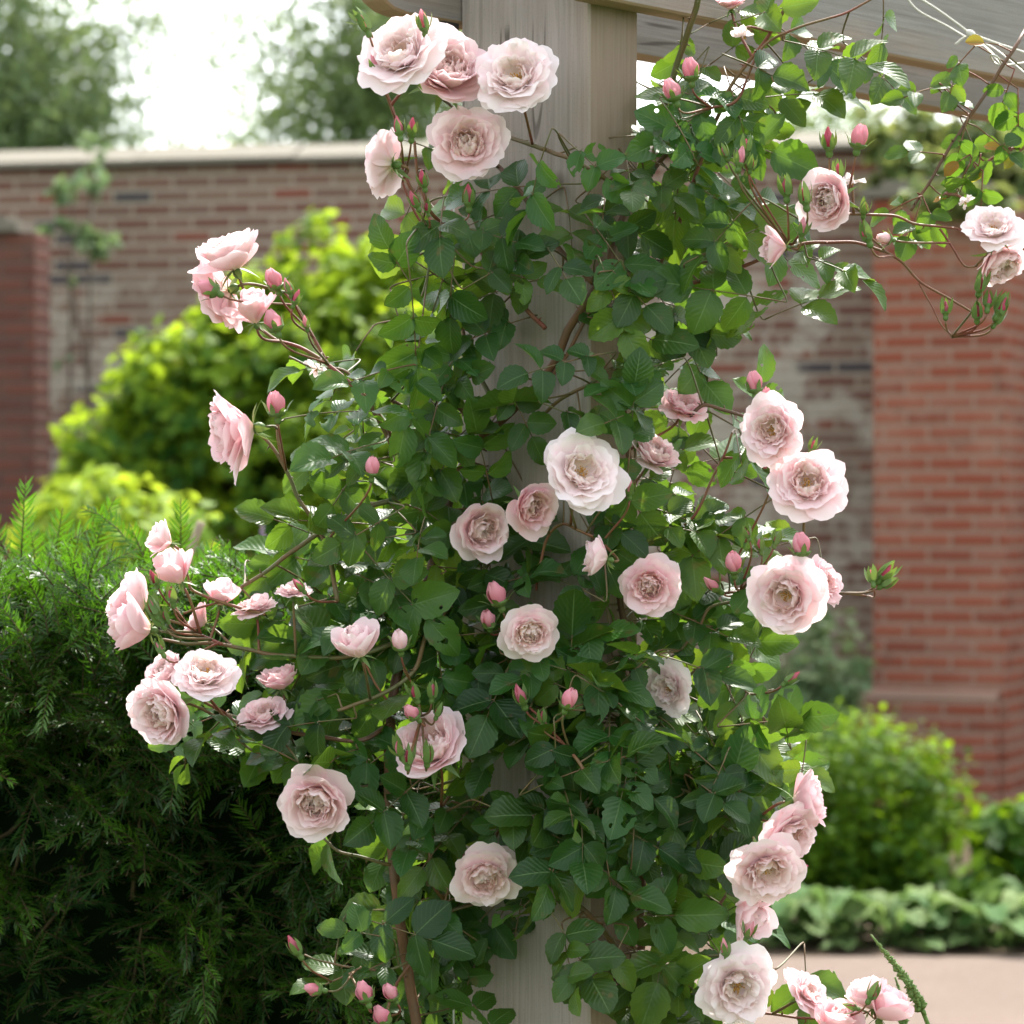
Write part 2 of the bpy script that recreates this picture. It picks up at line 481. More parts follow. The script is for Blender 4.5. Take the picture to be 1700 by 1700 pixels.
# ------------------------------------------------------------------ the setting
def sheet(name, x0, x1, y0, y1, z, mat, nx=2, ny=2, wob=0.0):
    xs = np.linspace(x0, x1, nx); ys = np.linspace(y0, y1, ny)
    gx, gy = np.meshgrid(xs, ys)
    gz = np.full(gx.shape, z)
    if wob:
        edge = (gy == ys[-1])
        gy = gy + edge * np.array([[wob * noise.noise(Vector((x * 1.7, 3.1, 0))) for x in xs]])
    b = MB(); b.add(np.stack([gx, gy, gz], -1).reshape(-1, 3), grid_faces(ny, nx))
    return tag(b.build(name, mat), kind='structure')
sheet('ground', -400, 400, -60, 900, 0.0, M['lawn'])
sheet('planting_bed', -9, 9, 10.6, 18, 0.004, M['soil'])
sheet('path', -9, 9, 5.9, 10.8, 0.008, M['path'], 60, 2, 0.10)
sheet('rose_bed', -9, 9, 2.8, 5.9, 0.004, M['soil'])

# old garden wall: runs from far left to nearer right
WA = R(-11)
def wallmat(px, Y, rot):
    p = P(px, 850, Y)
    return Matrix.Translation((p[0], p[1], 0)) @ Matrix.Rotation(rot, 4, 'Z')
Mw = wallmat(850, 16.2, WA)
wroot = thing('brick_wall', 'old mottled brick garden wall with pale stone coping, running across the whole background', 'wall', (Mw @ Vector((0, 0, 0)))[:])
b = MB(); b.box((-12, 0, 0), (12, 0.36, 3.50), Mw, (30, 0)); b.build('brickwork', M['wall'], wroot, False)
b = MB()
for i in range(27):
    x = -12 + i * 0.9
    z = 3.502 + 0.003 * (i % 3); x1 = x + 0.893
    q = [(x, -0.06, z), (x1, -0.06, z), (x1, -0.06, z + 0.03), (x, -0.06, z + 0.03), (x1, 0.18, z + 0.125), (x, 0.18, z + 0.125), (x1, 0.42, z + 0.03), (x, 0.42, z + 0.03), (x1, 0.42, z), (x, 0.42, z)]
    b.add([list(Mw @ Vector(p)) for p in q], [(0, 1, 2, 3), (3, 2, 4, 5), (5, 4, 6, 7), (7, 6, 8, 9), (0, 3, 5, 5), (0, 5, 7, 9), (1, 4, 2, 2), (1, 8, 6, 4), (9, 8, 1, 0)][:4] + [(0, 3, 5, 7), (0, 7, 9, 9), (1, 8, 6, 2), (2, 6, 4, 4), (9, 8, 1, 0)])
b.build('coping', M['stone'], wroot, False)

def pier(px0, px1, Y, rot, ztop, depth, mat, label, plinth, capstone):
    Mp = wallmat(px0, Y, rot)
    w = (px1 - px0) / F * Y / math.cos(rot)
    t = thing('brick_pier', label, 'pier', (Mp @ Vector((w / 2, depth / 2, 0)))[:], 'brick piers along the garden wall')
    b = MB(); b.box((0, 0, 0), (w, depth, ztop), Mp, (7, 0)); b.build('shaft', mat, t, False)
    if plinth:
        b = MB()
        b.box((-0.07, -0.07, 0), (w - 0.03, depth, plinth), Mp, (11, 0))
        b.build('plinth', mat, t, False)
        b = MB()
        z = plinth + 0.002
        v = [(-0.07, -0.07, z), (w - 0.03, -0.07, z), (w - 0.03, -0.003, z + 0.035), (-0.003, -0.003, z + 0.035), (-0.07, depth, z), (-0.003, depth, z + 0.035)]
        v = [Mp @ Vector(q) for q in v]
        b.add(v, [(0, 1, 2, 3), (4, 0, 3, 5)]); b.build('plinth_slope', mat, t, False)
    if capstone:
        b = MB(); b.box((-0.05, -0.05, ztop + 0.002), (w - 0.08, depth, ztop + 0.05), Mp)
        b.box((0.03, 0.03, ztop + 0.0525), (w - 0.16, depth, ztop + 0.09), Mp)
        b.build('cap', M['stone'], t, False)
    return t
pier(1450, 1655, 14.9, R(-24), 3.15, 0.9, M['pier'], 'red brick pier with a stepped plinth in front of the old wall at right', 0.69, True)
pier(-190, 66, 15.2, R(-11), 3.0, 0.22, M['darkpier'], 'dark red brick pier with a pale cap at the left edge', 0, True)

# pergola: a post and twin beams bolted to its sides
dx, dy = 0.667, 0.745                       # the beams' direction
corner = np.array([0.0986, 3.85])
Mpost = Matrix(((dx, -dy, 0, corner[0]), (dy, dx, 0, corner[1]), (0, 0, 1, 0), (0, 0, 0, 1)))   # local x along beams, y along the wide face to the back left
per = thing('timber_pergola', 'weathered grey timber pergola post with twin horizontal beams, carrying the rose', 'pergola', (Mpost @ Vector((0.05, 0.11, 0)))[:])
def rounded_bar(b, x0, x1, y0, y1, z0, z1, Mx, r=0.004, grain='z', off=(0, 0)):
    """bar with softened long edges; uv v runs along the grain"""
    if grain == 'z':
        prof = [(x0 + r, y0), (x1 - r, y0), (x1, y0 + r), (x1, y1 - r), (x1 - r, y1), (x0 + r, y1), (x0, y1 - r), (x0, y0 + r)]
        n = 24
        zs = np.linspace(z0, z1, n)
        rings = [[Mx @ Vector((p[0], p[1], z)) for p in prof] for z in zs]
    else:
        prof = [(y0 + r, z0), (y1 - r, z0), (y1, z0 + r), (y1, z1 - r), (y1 - r, z1), (y0 + r, z1), (y0, z1 - r), (y0, z0 + r)]
        zs = np.linspace(x0, x1, 30)
        zs = np.concatenate([[x0, x0 + 0.004, x0 + 0.012, x0 + 0.025, x0 + 0.045, x0 + 0.07], zs[1:]])
        rings = []
        for z in zs:
            tt = min(1.0, (z - x0) / 0.07)
            lift = 0.055 * (1 - math.sqrt(max(0, 1 - (1 - tt) ** 2)))     # rounded lower end corner
            ring = [Mx @ Vector((z, p[0], p[1] + (lift if p[1] < (z0 + z1) / 2 else 0))) for p in prof]
            rings.append(ring)
    m = len(prof)
    peri = [0]
    for k in range(m):
        a, c = prof[k], prof[(k + 1) % m]
        peri.append(peri[-1] + math.hypot(a[0] - c[0], a[1] - c[1]))
    for k in range(m):
        v, uv = [], []
        for i, z in enumerate(zs):
            v += [rings[i][k], rings[i][(k + 1) % m]]
            uv += [(peri[k] + off[0], z + off[1]), (peri[k + 1] + off[0], z + off[1])]
        f = [(2 * i, 2 * i + 1, 2 * i + 3, 2 * i + 2) for i in range(len(zs) - 1)]
        b.add(np.array([list(q) for q in v]), f, uv)
    for ring in (rings[0], rings[-1]):
        q = np.array([list(p) for p in ring])
        b.add(q, [(0, 1, 2, 3), (0, 3, 4, 7), (4, 5, 6, 7)], np.array([(p[0], p[1]) for p in prof]))
b = MB(); rounded_bar(b, 0, 0.099, 0, 0.2236, 0, 2.42, Mpost, 0.003); b.build('post', M['post'], per, False)
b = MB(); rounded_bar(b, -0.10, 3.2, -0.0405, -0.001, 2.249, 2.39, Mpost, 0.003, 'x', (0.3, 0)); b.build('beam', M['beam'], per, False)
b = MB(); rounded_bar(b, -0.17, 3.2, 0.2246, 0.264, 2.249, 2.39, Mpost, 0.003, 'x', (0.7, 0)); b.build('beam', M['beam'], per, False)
b = MB(); b.box((-0.03, 0.2262, 2.234), (-0.001, 0.262, 2.2485), Mpost); b.build('bracket', M['bolt'], per, False)

# ------------------------------------------------------------------ generic foliage
CARD_F = np.array([(0, 1, 2, 3), (0, 3, 4, 5)])
def card(b, p, ax, n, L, w, c, fold=0.18):
    """a small folded leaf: base, right, tip, mid, tip, left"""
    ax = nrm(ax); s = nrm(np.cross(ax, n)); nn = np.cross(s, ax)
    mid = p + ax * L * 0.5 - nn * w * fold
    tip = p + ax * L - nn * L * 0.10
    b.add([p, p + ax * L * 0.45 + s * w, tip, mid, tip, p + ax * L * 0.45 - s * w], CARD_F, None, c)

def leaf_cloud(b, blobs, size, up=0.5, pale=0.25, wratio=0.33, outward=0.6, tilt=0.8, clump=0.35, palefn=None):
    """blobs: (centre, radii, number of clumps, leaves per clump)"""
    for cen, rad, nc, nl in blobs:
        cen = np.array(cen); rad = np.array(rad)
        for _ in range(nc):
            dirn = nrm(rng.normal(size=3))
            q = dirn * rng.uniform(0.45, 1.0) ** 0.6
            cp = cen + q * rad
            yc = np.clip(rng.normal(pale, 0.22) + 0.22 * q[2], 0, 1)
            for _ in range(nl):
                p = cp + rng.normal(size=3) * clump * rad.min() * 0.42
                n = nrm(outward * dirn + np.array([0, 0, up]) + rng.normal(size=3) * 0.5)
                ax = nrm(np.cross(n, rng.normal(size=3)) + np.array([0, 0, -0.25]) + dirn * 0.3)
                s = size * rng.uniform(0.65, 1.3)
                card(b, p, ax, n, s, s * wratio * rng.uniform(0.8, 1.2), (np.clip(yc + rng.normal() * 0.15, 0, 1), rng.uniform(), 0))

def wood(b, p0, p1, r0, r1, n=8, bend=0.06):
    p0 = np.array(p0, float); p1 = np.array(p1, float)
    m = (p0 + p1) / 2 + rng.normal(size=3) * bend * np.linalg.norm(p1 - p0)
    s = spline([p0, m, p1], 5)
    b.tube(s, np.linspace(r0, r1, len(s)), n)
    return s

# trees beyond the wall
def tree(px, Y, h, w, label, crown_z0, nclump, pale):
    base = P(px, 850, Y); base[2] = 0
    t = thing('tree', label, 'tree', tuple(base), 'trees beyond the garden wall')
    b = MB()
    s = wood(b, base, base + np.array([0.2, 0, h * 0.93]), 0.10, 0.02, 8, 0.02)
    fol = MB()
    for k in range(34):
        f = rng.uniform(crown_z0 / h, 0.96) if k > 16 else rng.uniform(crown_z0 / h, min(0.9, 6.2 / h))
        p = s[int(f * (len(s) - 1))]; p = p + np.array([0, 0, f * h - p[2]]) * 0.7
        an = rng.uniform(0, 2 * np.pi)
        ln = w * (0.35 + 0.65 * math.sin(math.pi * min(1, (1 - f) * 1.3 + 0.1))) * rng.uniform(0.5, 1.0)
        e = p + np.array([math.cos(an) * ln, math.sin(an) * ln, ln * rng.uniform(0.1, 0.7)])
        br = wood(b, p, e, 0.025, 0.006, 5, 0.08)
        for q in br[1:]:
            for _ in range(int(nclump)):
                c = q + rng.normal(size=3) * 0.30
                twig = c + rng.normal(size=3) * 0.22
                for _ in range(14):
                    pp = c + (twig - c) * rng.uniform() + rng.normal(size=3) * 0.13
                    n = nrm(rng.normal(size=3) + np.array([0, 0, 0.7]))
                    card(fol, pp, nrm(np.cross(n, rng.normal(size=3)) + np.array([0, 0, -0.4])), n, rng.uniform(0.06, 0.11), rng.uniform(0.020, 0.036), (np.clip(pale + rng.normal() * 0.2, 0, 1), rng.uniform(), 0))
    b.build('trunk', M['bark'], t)
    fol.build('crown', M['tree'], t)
    return t
tree(-5, 27.0, 8.5, 1.45, 'airy green tree behind the wall at the left edge of the photo', 3.0, 6, 0.25)
tree(548, 29.0, 9.0, 2.1, 'broad airy green tree behind the wall, left of the pergola post', 3.0, 8, 0.35)
tree(1290, 36.0, 6.7, 1.6, 'small distant tree behind the wall, under the right beam', 3.0, 4, 0.3)

# plants in the far border
def bush(name, label, cat, base, blobs, mat, size, stems=6, **kw):
    t = thing(name, label, cat, tuple(base))
    fol = MB(); leaf_cloud(fol, blobs, size, **kw)
    b = MB()
    for k in range(stems):
        c, r_, *_x = blobs[k % len(blobs)]
        wood(b, np.array(base) + np.array([rng.normal() * 0.06, rng.normal() * 0.04, 0]), np.array(c) + rng.normal(size=3) * np.array(r_) * 0.4, 0.018, 0.006, 6, 0.06)
    b.build('stem', M['bark'], t)
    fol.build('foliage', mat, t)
    return t
def E(px, py, Y, rx, rz, ry, nc, nl):
    k = Y / F
    return (P(px, py, Y), (rx * k, ry, rz * k), nc, nl)
g = P(560, 850, 14.2); g[2] = 0
bush('wall_climber', 'large leafy climber with sunlit yellow-green shoots spreading over the wall, left of the post', 'climber', g, [
    E(240, 770, 13.95, 110, 80, 0.35, 60, 14), E(350, 740, 14.0, 120, 110, 0.4, 75, 14), E(270, 690, 14.05, 90, 70, 0.3, 45, 14), E(160, 810, 13.9, 80, 60, 0.3, 36, 14), E(430, 540, 14.2, 90, 80, 0.3, 45, 14), E(690, 460, 14.4, 80, 70, 0.3, 36, 14),
    E(560, 640, 14.2, 190, 190, 0.45, 137, 14), E(640, 520, 14.4, 140, 110, 0.35, 79, 14), E(400, 620, 14.1, 130, 120, 0.40, 87, 14),
    E(640, 800, 13.9, 190, 170, 0.5, 130, 14), E(300, 640, 14.0, 110, 90, 0.35, 60, 14), E(470, 800, 13.9, 150, 150, 0.45, 101, 14),
    E(520, 430, 14.5, 75, 70, 0.25, 24, 10), E(190, 740, 13.9, 80, 70, 0.3, 26, 10), E(500, 960, 13.9, 240, 150, 0.5, 116, 14), E(705, 640, 14.0, 90, 160, 0.4, 65, 14)],
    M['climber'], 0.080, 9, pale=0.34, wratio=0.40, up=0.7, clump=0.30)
g = P(180, 850, 11.6); g[2] = 0
bush('lime_shrub', 'bright lime-yellow shrub rising just behind the yew hedge', 'shrub', g, [
    E(160, 850, 11.6, 95, 75, 0.25, 44, 10), E(255, 885, 11.5, 90, 75, 0.25, 44, 10), E(85, 895, 11.6, 70, 60, 0.25, 20, 10), E(200, 1000, 11.6, 150, 90, 0.3, 40, 10)],
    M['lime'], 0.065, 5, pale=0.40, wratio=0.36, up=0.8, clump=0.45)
g = P(1430, 850, 12.6); g[2] = 0
bush('rounded_shrub', 'rounded bright green shrub at the foot of the red brick pier', 'shrub', g, [
    E(1425, 1365, 12.6, 160, 170, 0.38, 560, 15), E(1340, 1390, 12.5, 100, 140, 0.3, 150, 14), E(1540, 1430, 12.5, 100, 115, 0.3, 150, 14)],
    M['mound'], 0.042, 6, pale=0.34, wratio=0.36, up=0.9)
g = P(1160, 850, 12.2); g[2] = 0
bush('leafy_shrub', 'pale sunlit leafy shrub seen through gaps right of the post', 'shrub', g, [
    E(1150, 1330, 12.2, 110, 130, 0.3, 60, 11), E(1180, 1480, 12.0, 120, 100, 0.3, 60, 11)], M['lime'], 0.085, 5, pale=0.35, wratio=0.38, up=0.9)
g = P(1370, 850, 14.3); g[2] = 0
bush('grey_shrub', 'loose grey-green shrub against the wall beside the pier', 'shrub', g, [
    E(1375, 1110, 14.3, 68, 95, 0.2, 46, 10), E(1340, 1190, 14.2, 80, 100, 0.2, 46, 10), E(1260, 1160, 14.2, 80, 80, 0.2, 30, 10), E(1350, 1300, 14.2, 100, 100, 0.25, 30, 10)],
    M['sage'], 0.07, 5, pale=0.35, wratio=0.3, up=0.6)
g = P(1690, 850, 12.3); g[2] = 0
bush('border_perennial', 'dark green leafy perennial at the right edge, behind the hostas', 'plant', g, [
    E(1700, 1430, 12.3, 90, 90, 0.3, 90, 11), E(1620, 1470, 12.2, 70, 60, 0.25, 50, 11)], M['mound'], 0.10, 4, pale=0.1, wratio=0.36, up=0.9)
g = P(1630, 850, 15.6); g[2] = 0
bush('yellow_climber', 'yellow-green climber covering the wall top behind the hanging rose shoot', 'climber', g, [
    E(1600, 250, 15.4, 120, 60, 0.22, 60, 10), E(1520, 290, 15.2, 80, 40, 0.2, 24, 10), E(1690, 300, 15.2, 70, 45, 0.2, 24, 10), E(1490, 215, 15.5, 60, 35, 0.15, 16, 9), E(1600, 330, 14.5, 110, 18, 0.12, 20, 9)],
    M['olive'], 0.10, 4, pale=0.25, wratio=0.36, up=0.6)
g = P(130, 850, 16.3); g[2] = 0
bush('wall_creeper', 'thin straggling creeper trailing down the wall top at left', 'creeper', g, [
    E(125, 310, 16.2, 45, 18, 0.06, 9, 7), E(165, 290, 16.25, 22, 30, 0.06, 6, 7), E(110, 385, 16.15, 40, 14, 0.05, 9, 7), E(160, 400, 16.15, 30, 22, 0.05, 8, 7), E(150, 240, 16.4, 26, 14, 0.08, 4, 6), E(120, 650, 16.1, 20, 200, 0.04, 5, 5)],
    M['sage'], 0.065, 3, pale=0.45, wratio=0.4, up=0.5)

def strap_leaf(b, p, an, L, w, c, rise):
    """an arching hosta leaf"""
    nv, nu = 9, 5
    v = []
    for j in range(nv):
        t = j / (nv - 1)
        r = L * t * (1 - 0.15 * t); z = L * (rise * math.sin(min(1.0, t * 1.15) * 2.3))
        hw = 0.006 + w * math.sin(math.pi * min(1, max(0, (t - 0.25) / 0.75))) ** 0.8 * (1 if t > 0.25 else 0)
        for i in range(nu):
            u = i / (nu - 1) * 2 - 1
            v.append((r * math.cos(an) - u * hw * math.sin(an), r * math.sin(an) + u * hw * math.cos(an), z + abs(u) * hw * 0.35))
    cc = np.array([(c[0] + (0.30 if i in (0, nu - 1) else 0), c[1], 0) for j in range(nv) for i in range(nu)])
    b.add(np.array(v) + p, grid_faces(nv, nu), None, np.clip(cc, 0, 1))
def hosta(loc, label, scale):
    t = thing('hosta', label, 'hosta', tuple(loc), 'hostas edging the path')
    b = MB()
    for k in range(34):
        ring = k / 34
        strap_leaf(b, np.array(loc) + np.array([rng.normal() * 0.03, rng.normal() * 0.03, 0]), rng.uniform(0, 2 * np.pi), scale * rng.uniform(0.26, 0.46) * (1 - 0.25 * ring), scale * rng.uniform(0.034, 0.052), (rng.uniform(0.0, 0.8) ** 1.5, rng.uniform(), 0), 0.05 + 0.62 * ring)
    b.build('foliage', M['hosta'], t)
    return t
for px, Y, s, lab in ((1305, 11.15, 0.85, 'variegated hosta nearest the rose, at the left end of the path edging'), (1400, 11.2, 1.05, 'large pale variegated hosta in front of the rounded shrub'),
                      (1490, 11.05, 0.95, 'variegated hosta directly behind the green flower spike'), (1575, 11.15, 0.85, 'greener hosta between two others, below the pale plumes'),
                      (1655, 11.05, 0.95, 'cream-edged hosta second from the right edge'), (1735, 11.15, 1.05, 'yellowish hosta cut off by the right edge')):
    q = P(px, 850, Y); q[2] = 0.004
    hosta(q, lab, s)

def plume(px0, py0, px1, py1, Y, name, label, cat, group, matf, r, n, stem_mat, parts):
    a, e = P(px0, py0, Y), P(px1, py1, Y)
    root = a.copy()
    t = thing(name, label, cat, tuple(root), group)
    b = MB(); mid = (a + e) / 2 + np.array([0.01, 0, 0])
    s = spline([a, mid, e], 8); b.tube(s, np.linspace(0.0035, 0.0015, len(s)) * (r / 0.012) ** 0.3, 6); b.build('stem', stem_mat, t)
    f = MB()
    for k in range(n):
        tt = parts + (1 - parts) * (k / n)
        q = s[int(tt * (len(s) - 1))]
        q = q + (s[min(len(s) - 1, int(tt * (len(s) - 1)) + 1)] - q) * ((tt * (len(s) - 1)) % 1)
        dn = nrm(rng.normal(size=3) + (e - a) / np.linalg.norm(e - a) * 0.7)
        rr = r * (1.05 - (tt - parts) / (1 - parts)) ** 0.7
        f.tube([q, q + dn * rr * 0.55, q + dn * rr], [rr * 0.28, rr * 0.30, rr * 0.10], 5)
    f.build('florets', matf, t)
    return t
plume(1590, 1490, 1605, 1390, 12.0, 'flower_plume', 'pale buff flower plume in front of the dark shrub at right', 'flower', 'pale flower plumes in the border', M['plume'], 0.035, 60, M['spike'], 0.35)
plume(1560, 1480, 1585, 1410, 12.1, 'flower_plume', 'pinkish flower plume just left of the pale buff one', 'flower', 'pale flower plumes in the border', M['plume'], 0.03, 50, M['spike'], 0.4)
plume(452, 1040, 428, 845, 6.4, 'lilac_spike', 'tall lilac flower spike behind the left rose stems', 'flower', 'lilac flower spikes behind the hedge', M['lilac'], 0.016, 90, M['tan'], 0.25)
plume(480, 1050, 470, 925, 6.5, 'lilac_spike', 'shorter lilac flower spike right of the tall one', 'flower', 'lilac flower spikes behind the hedge', M['lilac'], 0.016, 80, M['tan'], 0.15)
plume(168, 1060, 180, 905, 6.3, 'lilac_spike', 'faint lilac flower spike behind the yew hedge top', 'flower', 'lilac flower spikes behind the hedge', M['lilac'], 0.014, 80, M['tan'], 0.15)
b = MB(); s = spline([P(305, 1080, 6.0), P(308, 950, 6.0), P(334, 866, 6.0)], 8); b.tube(s, 0.008, 8)
tag(b.build('cut_stem', M['tan'], None, True, P(305, 1080, 6.0)), 'pale cut dry stem standing above the yew hedge', 'stem')
plume(1553, 1730, 1446, 1552, 3.82, 'flower_spike', 'long leaning green flower spike in bud against the path', 'flower spike', 'green flower spikes by the path', M['spike'], 0.0105, 220, M['spike'], 0.30)
plume(1392, 1720, 1384, 1612, 3.9, 'flower_spike', 'short upright green flower spike beside the lowest roses', 'flower spike', 'green flower spikes by the path', M['spike'], 0.010, 130, M['spike'], 0.15)
plume(1492, 1730, 1486, 1622, 4.0, 'flower_spike', 'thin green flower spike behind the half-open rose at bottom right', 'flower spike', 'green flower spikes by the path', M['spike'], 0.008, 100, M['spike'], 0.25)

# ------------------------------------------------------------------ yew hedge
yroot = thing('yew_hedge', 'dense dark green yew hedge with sunlit top at lower left', 'hedge', (-0.62, 4.6, 0))
def hedge_top(x, y):
    return 1.505 + 0.085 * noise.noise(Vector((x * 3, y * 3, 0))) + 0.055 * noise.noise(Vector((x * 9, y * 9, 4))) - 0.10 * max(0, (x + 0.45)) - 0.9 * max(0, x + 0.22) ** 1.2
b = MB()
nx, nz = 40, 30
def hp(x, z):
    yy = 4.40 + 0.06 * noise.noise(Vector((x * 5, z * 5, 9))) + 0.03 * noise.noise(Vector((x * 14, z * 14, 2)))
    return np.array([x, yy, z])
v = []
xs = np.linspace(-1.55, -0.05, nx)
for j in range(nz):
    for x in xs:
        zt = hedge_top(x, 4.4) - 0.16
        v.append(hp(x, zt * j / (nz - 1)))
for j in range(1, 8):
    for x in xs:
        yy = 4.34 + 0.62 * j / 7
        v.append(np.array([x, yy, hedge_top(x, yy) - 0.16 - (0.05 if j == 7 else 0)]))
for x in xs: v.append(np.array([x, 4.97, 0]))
b.add(v, grid_faces(nz + 8, nx)); b.build('shade_core', M['core'], yroot)  # dark closed sheet behind the needles, standing in for shaded depth
# needles of one shoot as a template: positions in (side, along, normal) units
def shoot_template(n, L):
    tv, tf = [], []
    for k in range(n):
        t = k / n
        side = 1 if k % 2 else -1
        ln = 0.022 * (0.55 + 0.55 * math.sin(math.pi * (0.15 + 0.8 * t))) * random.uniform(0.85, 1.1)
        an = R(random.uniform(42, 68)) * (1 - 0.45 * t)
        dx_, dy_ = side * math.sin(an), math.cos(an)
        up = random.uniform(-0.25, 0.75)
        w = 0.0015
        p = np.array([0, t * L, 0])
        a = np.array([dx_, dy_, up]); a /= np.linalg.norm(a)
        s = nrm(np.cross(a, [0, 0, 1]))
        m_ = p + a * ln * 0.55 + np.array([0, 0, 0.0012])
        e = p + a * ln - np.array([0, 0, 0.0015]) + np.array([0, 0.002, 0])
        i0 = len(tv)
        tv += [p - s * w * 0.6, p + s * w * 0.6, m_ + s * w, m_ - s * w, e + s * w * 0.25, e - s * w * 0.25]
        tf += [(i0, i0 + 1, i0 + 2, i0 + 3), (i0 + 3, i0 + 2, i0 + 4, i0 + 5)]
    return np.array(tv), np.array(tf)
TPL = [shoot_template(n, L) for n, L in ((20, 0.075), (26, 0.10), (17, 0.06), (30, 0.12))]
fol, tw = MB(), MB()
def add_shoot(p, ax, n, young, sc=1.0):
    tv, tf = TPL[rng.integers(4)]
    ax = nrm(ax); s = nrm(np.cross(ax, n)); nn = np.cross(s, ax)
    L = tv[:, 1].max()
    y = tv[:, 1:2] * sc
    droop = rng.uniform(0.5, 3.5)
    pos = p + tv[:, 0:1] * sc * s + y * ax + (tv[:, 2:3] * sc) * nn - np.array([0, 0, 1.0]) * droop * y ** 2
    yv = np.clip(young + 0.5 * (tv[:, 1] / L) ** 2 * young + rng.normal() * 0.08, 0, 1)
    fol.add(pos, tf, None, np.stack([yv, np.full(len(tv), rng.uniform()), np.zeros(len(tv))], 1))
    q = np.linspace(0, L * sc, 4)[:, None]
    tw.tube(p + q * ax - np.array([0, 0, 1.0]) * droop * q ** 2, [0.0011, 0.001, 0.0008, 0.0005], 4)
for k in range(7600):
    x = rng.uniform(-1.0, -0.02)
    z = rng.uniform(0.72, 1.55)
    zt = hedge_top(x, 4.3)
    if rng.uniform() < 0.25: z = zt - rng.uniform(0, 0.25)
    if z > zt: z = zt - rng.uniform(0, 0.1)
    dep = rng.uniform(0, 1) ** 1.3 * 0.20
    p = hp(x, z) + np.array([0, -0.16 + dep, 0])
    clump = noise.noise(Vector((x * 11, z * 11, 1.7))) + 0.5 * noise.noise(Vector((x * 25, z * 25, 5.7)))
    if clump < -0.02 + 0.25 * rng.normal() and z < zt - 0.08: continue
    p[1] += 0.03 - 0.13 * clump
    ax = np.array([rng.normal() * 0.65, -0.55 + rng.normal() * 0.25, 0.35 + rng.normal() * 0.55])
    add_shoot(p, ax, nrm([rng.normal() * 0.3, -0.5, 0.8]), np.clip(0.08 + 0.22 * (z > zt - 0.12) + 0.5 * max(0, clump) + (0.5 if rng.uniform() < 0.05 else 0), 0, 1), rng.uniform(0.55, 1.05))  # paler near the top edge: sunlight put into the needle colour
for k in range(2200):
    x = rng.uniform(-1.0, -0.05); y = 4.16 + rng.uniform(0, 0.8) ** 1.0
    z = hedge_top(x, y) - rng.uniform(0.0, 0.13)
    ax = np.array([rng.normal() * 0.5, rng.normal() * 0.4 - 0.15, 0.75])
    add_shoot(np.array([x, y, z - 0.04]), ax, nrm([rng.normal(), -0.8, 0.4]), rng.uniform(0.03, 0.62), rng.uniform(0.7, 1.1))  # paler needles on top: sunlight put into their colour besides young growth
for px, py, Y, ax in ((60, 950, 4.5, (-0.1, 0, 1)), (90, 930, 4.45, (0.15, 0, 1)), (105, 905, 4.5, (0.7, 0, 0.5)), (255, 970, 4.35, (-0.35, 0, 1)), (225, 915, 4.35, (-0.55, 0, 0.8)), (35, 930, 4.4, (0.05, 0, 1)), (330, 1010, 4.3, (0.2, 0, 1)), (10, 920, 4.5, (-.4, 0, 1)), (140, 960, 4.5, (0.3, 0, 1)), (380, 1000, 4.4, (0.1, 0, 1)), (300, 980, 4.5, (0, 0, 1))):
    add_shoot(P(px, py, Y), ax, (0.2, -1, 0.3), 0.45, 1.25)
for k in range(10):      # woody twigs showing in the dark face
    x = rng.uniform(-0.85, -0.1); z = rng.uniform(0.85, 1.4)
    p = hp(x, z) + np.array([0, -0.07, 0]); a = nrm([rng.normal() * 0.6, -0.2, 1.0])
    tw.tube(spline([p, p + a * 0.06 + rng.normal(size=3) * 0.008, p + a * 0.13], 3), np.linspace(0.004, 0.002, 7), 5)
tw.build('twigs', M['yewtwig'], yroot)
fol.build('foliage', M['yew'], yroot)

# ------------------------------------------------------------------ climbing rose
def Yb(x):
    """depth of the support the rose leans on at picture column x: the post's faces, or the free air beside it"""
    return float(np.interp(x, [-200, 250, 600, 735, 755, 765, 978, 1062, 1085, 1150, 1300, 1800], [3.95, 3.90, 3.86, 3.90, 3.98, 4.0, 3.85, 3.925, 3.95, 3.92, 3.90, 3.92]))
rose = thing('climbing_rose', 'large climbing rose with pale pink double blooms, covering the pergola post', 'rose', (0.16, 3.75, 0))
shoot = thing('climbing_rose', 'thin rose shoot with orange young leaves hanging from the right beam', 'rose', (0.62, 3.95, 2.3))

CANE_PTS = []       # (point, ) of every cane for attaching stalks and leaf sprays
def cane(pts, r0, r1, mat='cane', dep=0.025, root=rose, name='cane', attach=True):
    w = []
    for p in pts:
        dd = p[2] if len(p) > 2 else dep
        w.append(P(p[0], p[1], Yb(p[0]) - dd))
    s = spline(w, 9)
    # slight natural kinks
    for i in range(1, len(s) - 1):
        s[i] += 0.0016 * np.array([noise.noise(Vector(s[i] * 30)), noise.noise(Vector(s[i] * 30 + 7)), noise.noise(Vector(s[i] * 30 + 13))])
    b = MB()
    rad = np.linspace(r0, r1, len(s)) / 1300.0 / 2
    b.tube(s, rad, 8)
    # thorns
    L = len(s)
    for i in range(2, L - 2, 5):
        if random.random() < 0.6 and r0 > 5:
            a = nrm(rng.normal(size=3)); t = nrm(s[i + 1] - s[i]); a = nrm(a - t * np.dot(a, t))
            q = s[i] + a * rad[i] * 0.8
            b.tube([q, q + a * 0.003, q + a * 0.006 - t * 0.002], [0.0016, 0.0009, 0.0002], 5)
    if attach: CANE_PTS.extend(list(s))
    return b.build(name, M[mat], root)
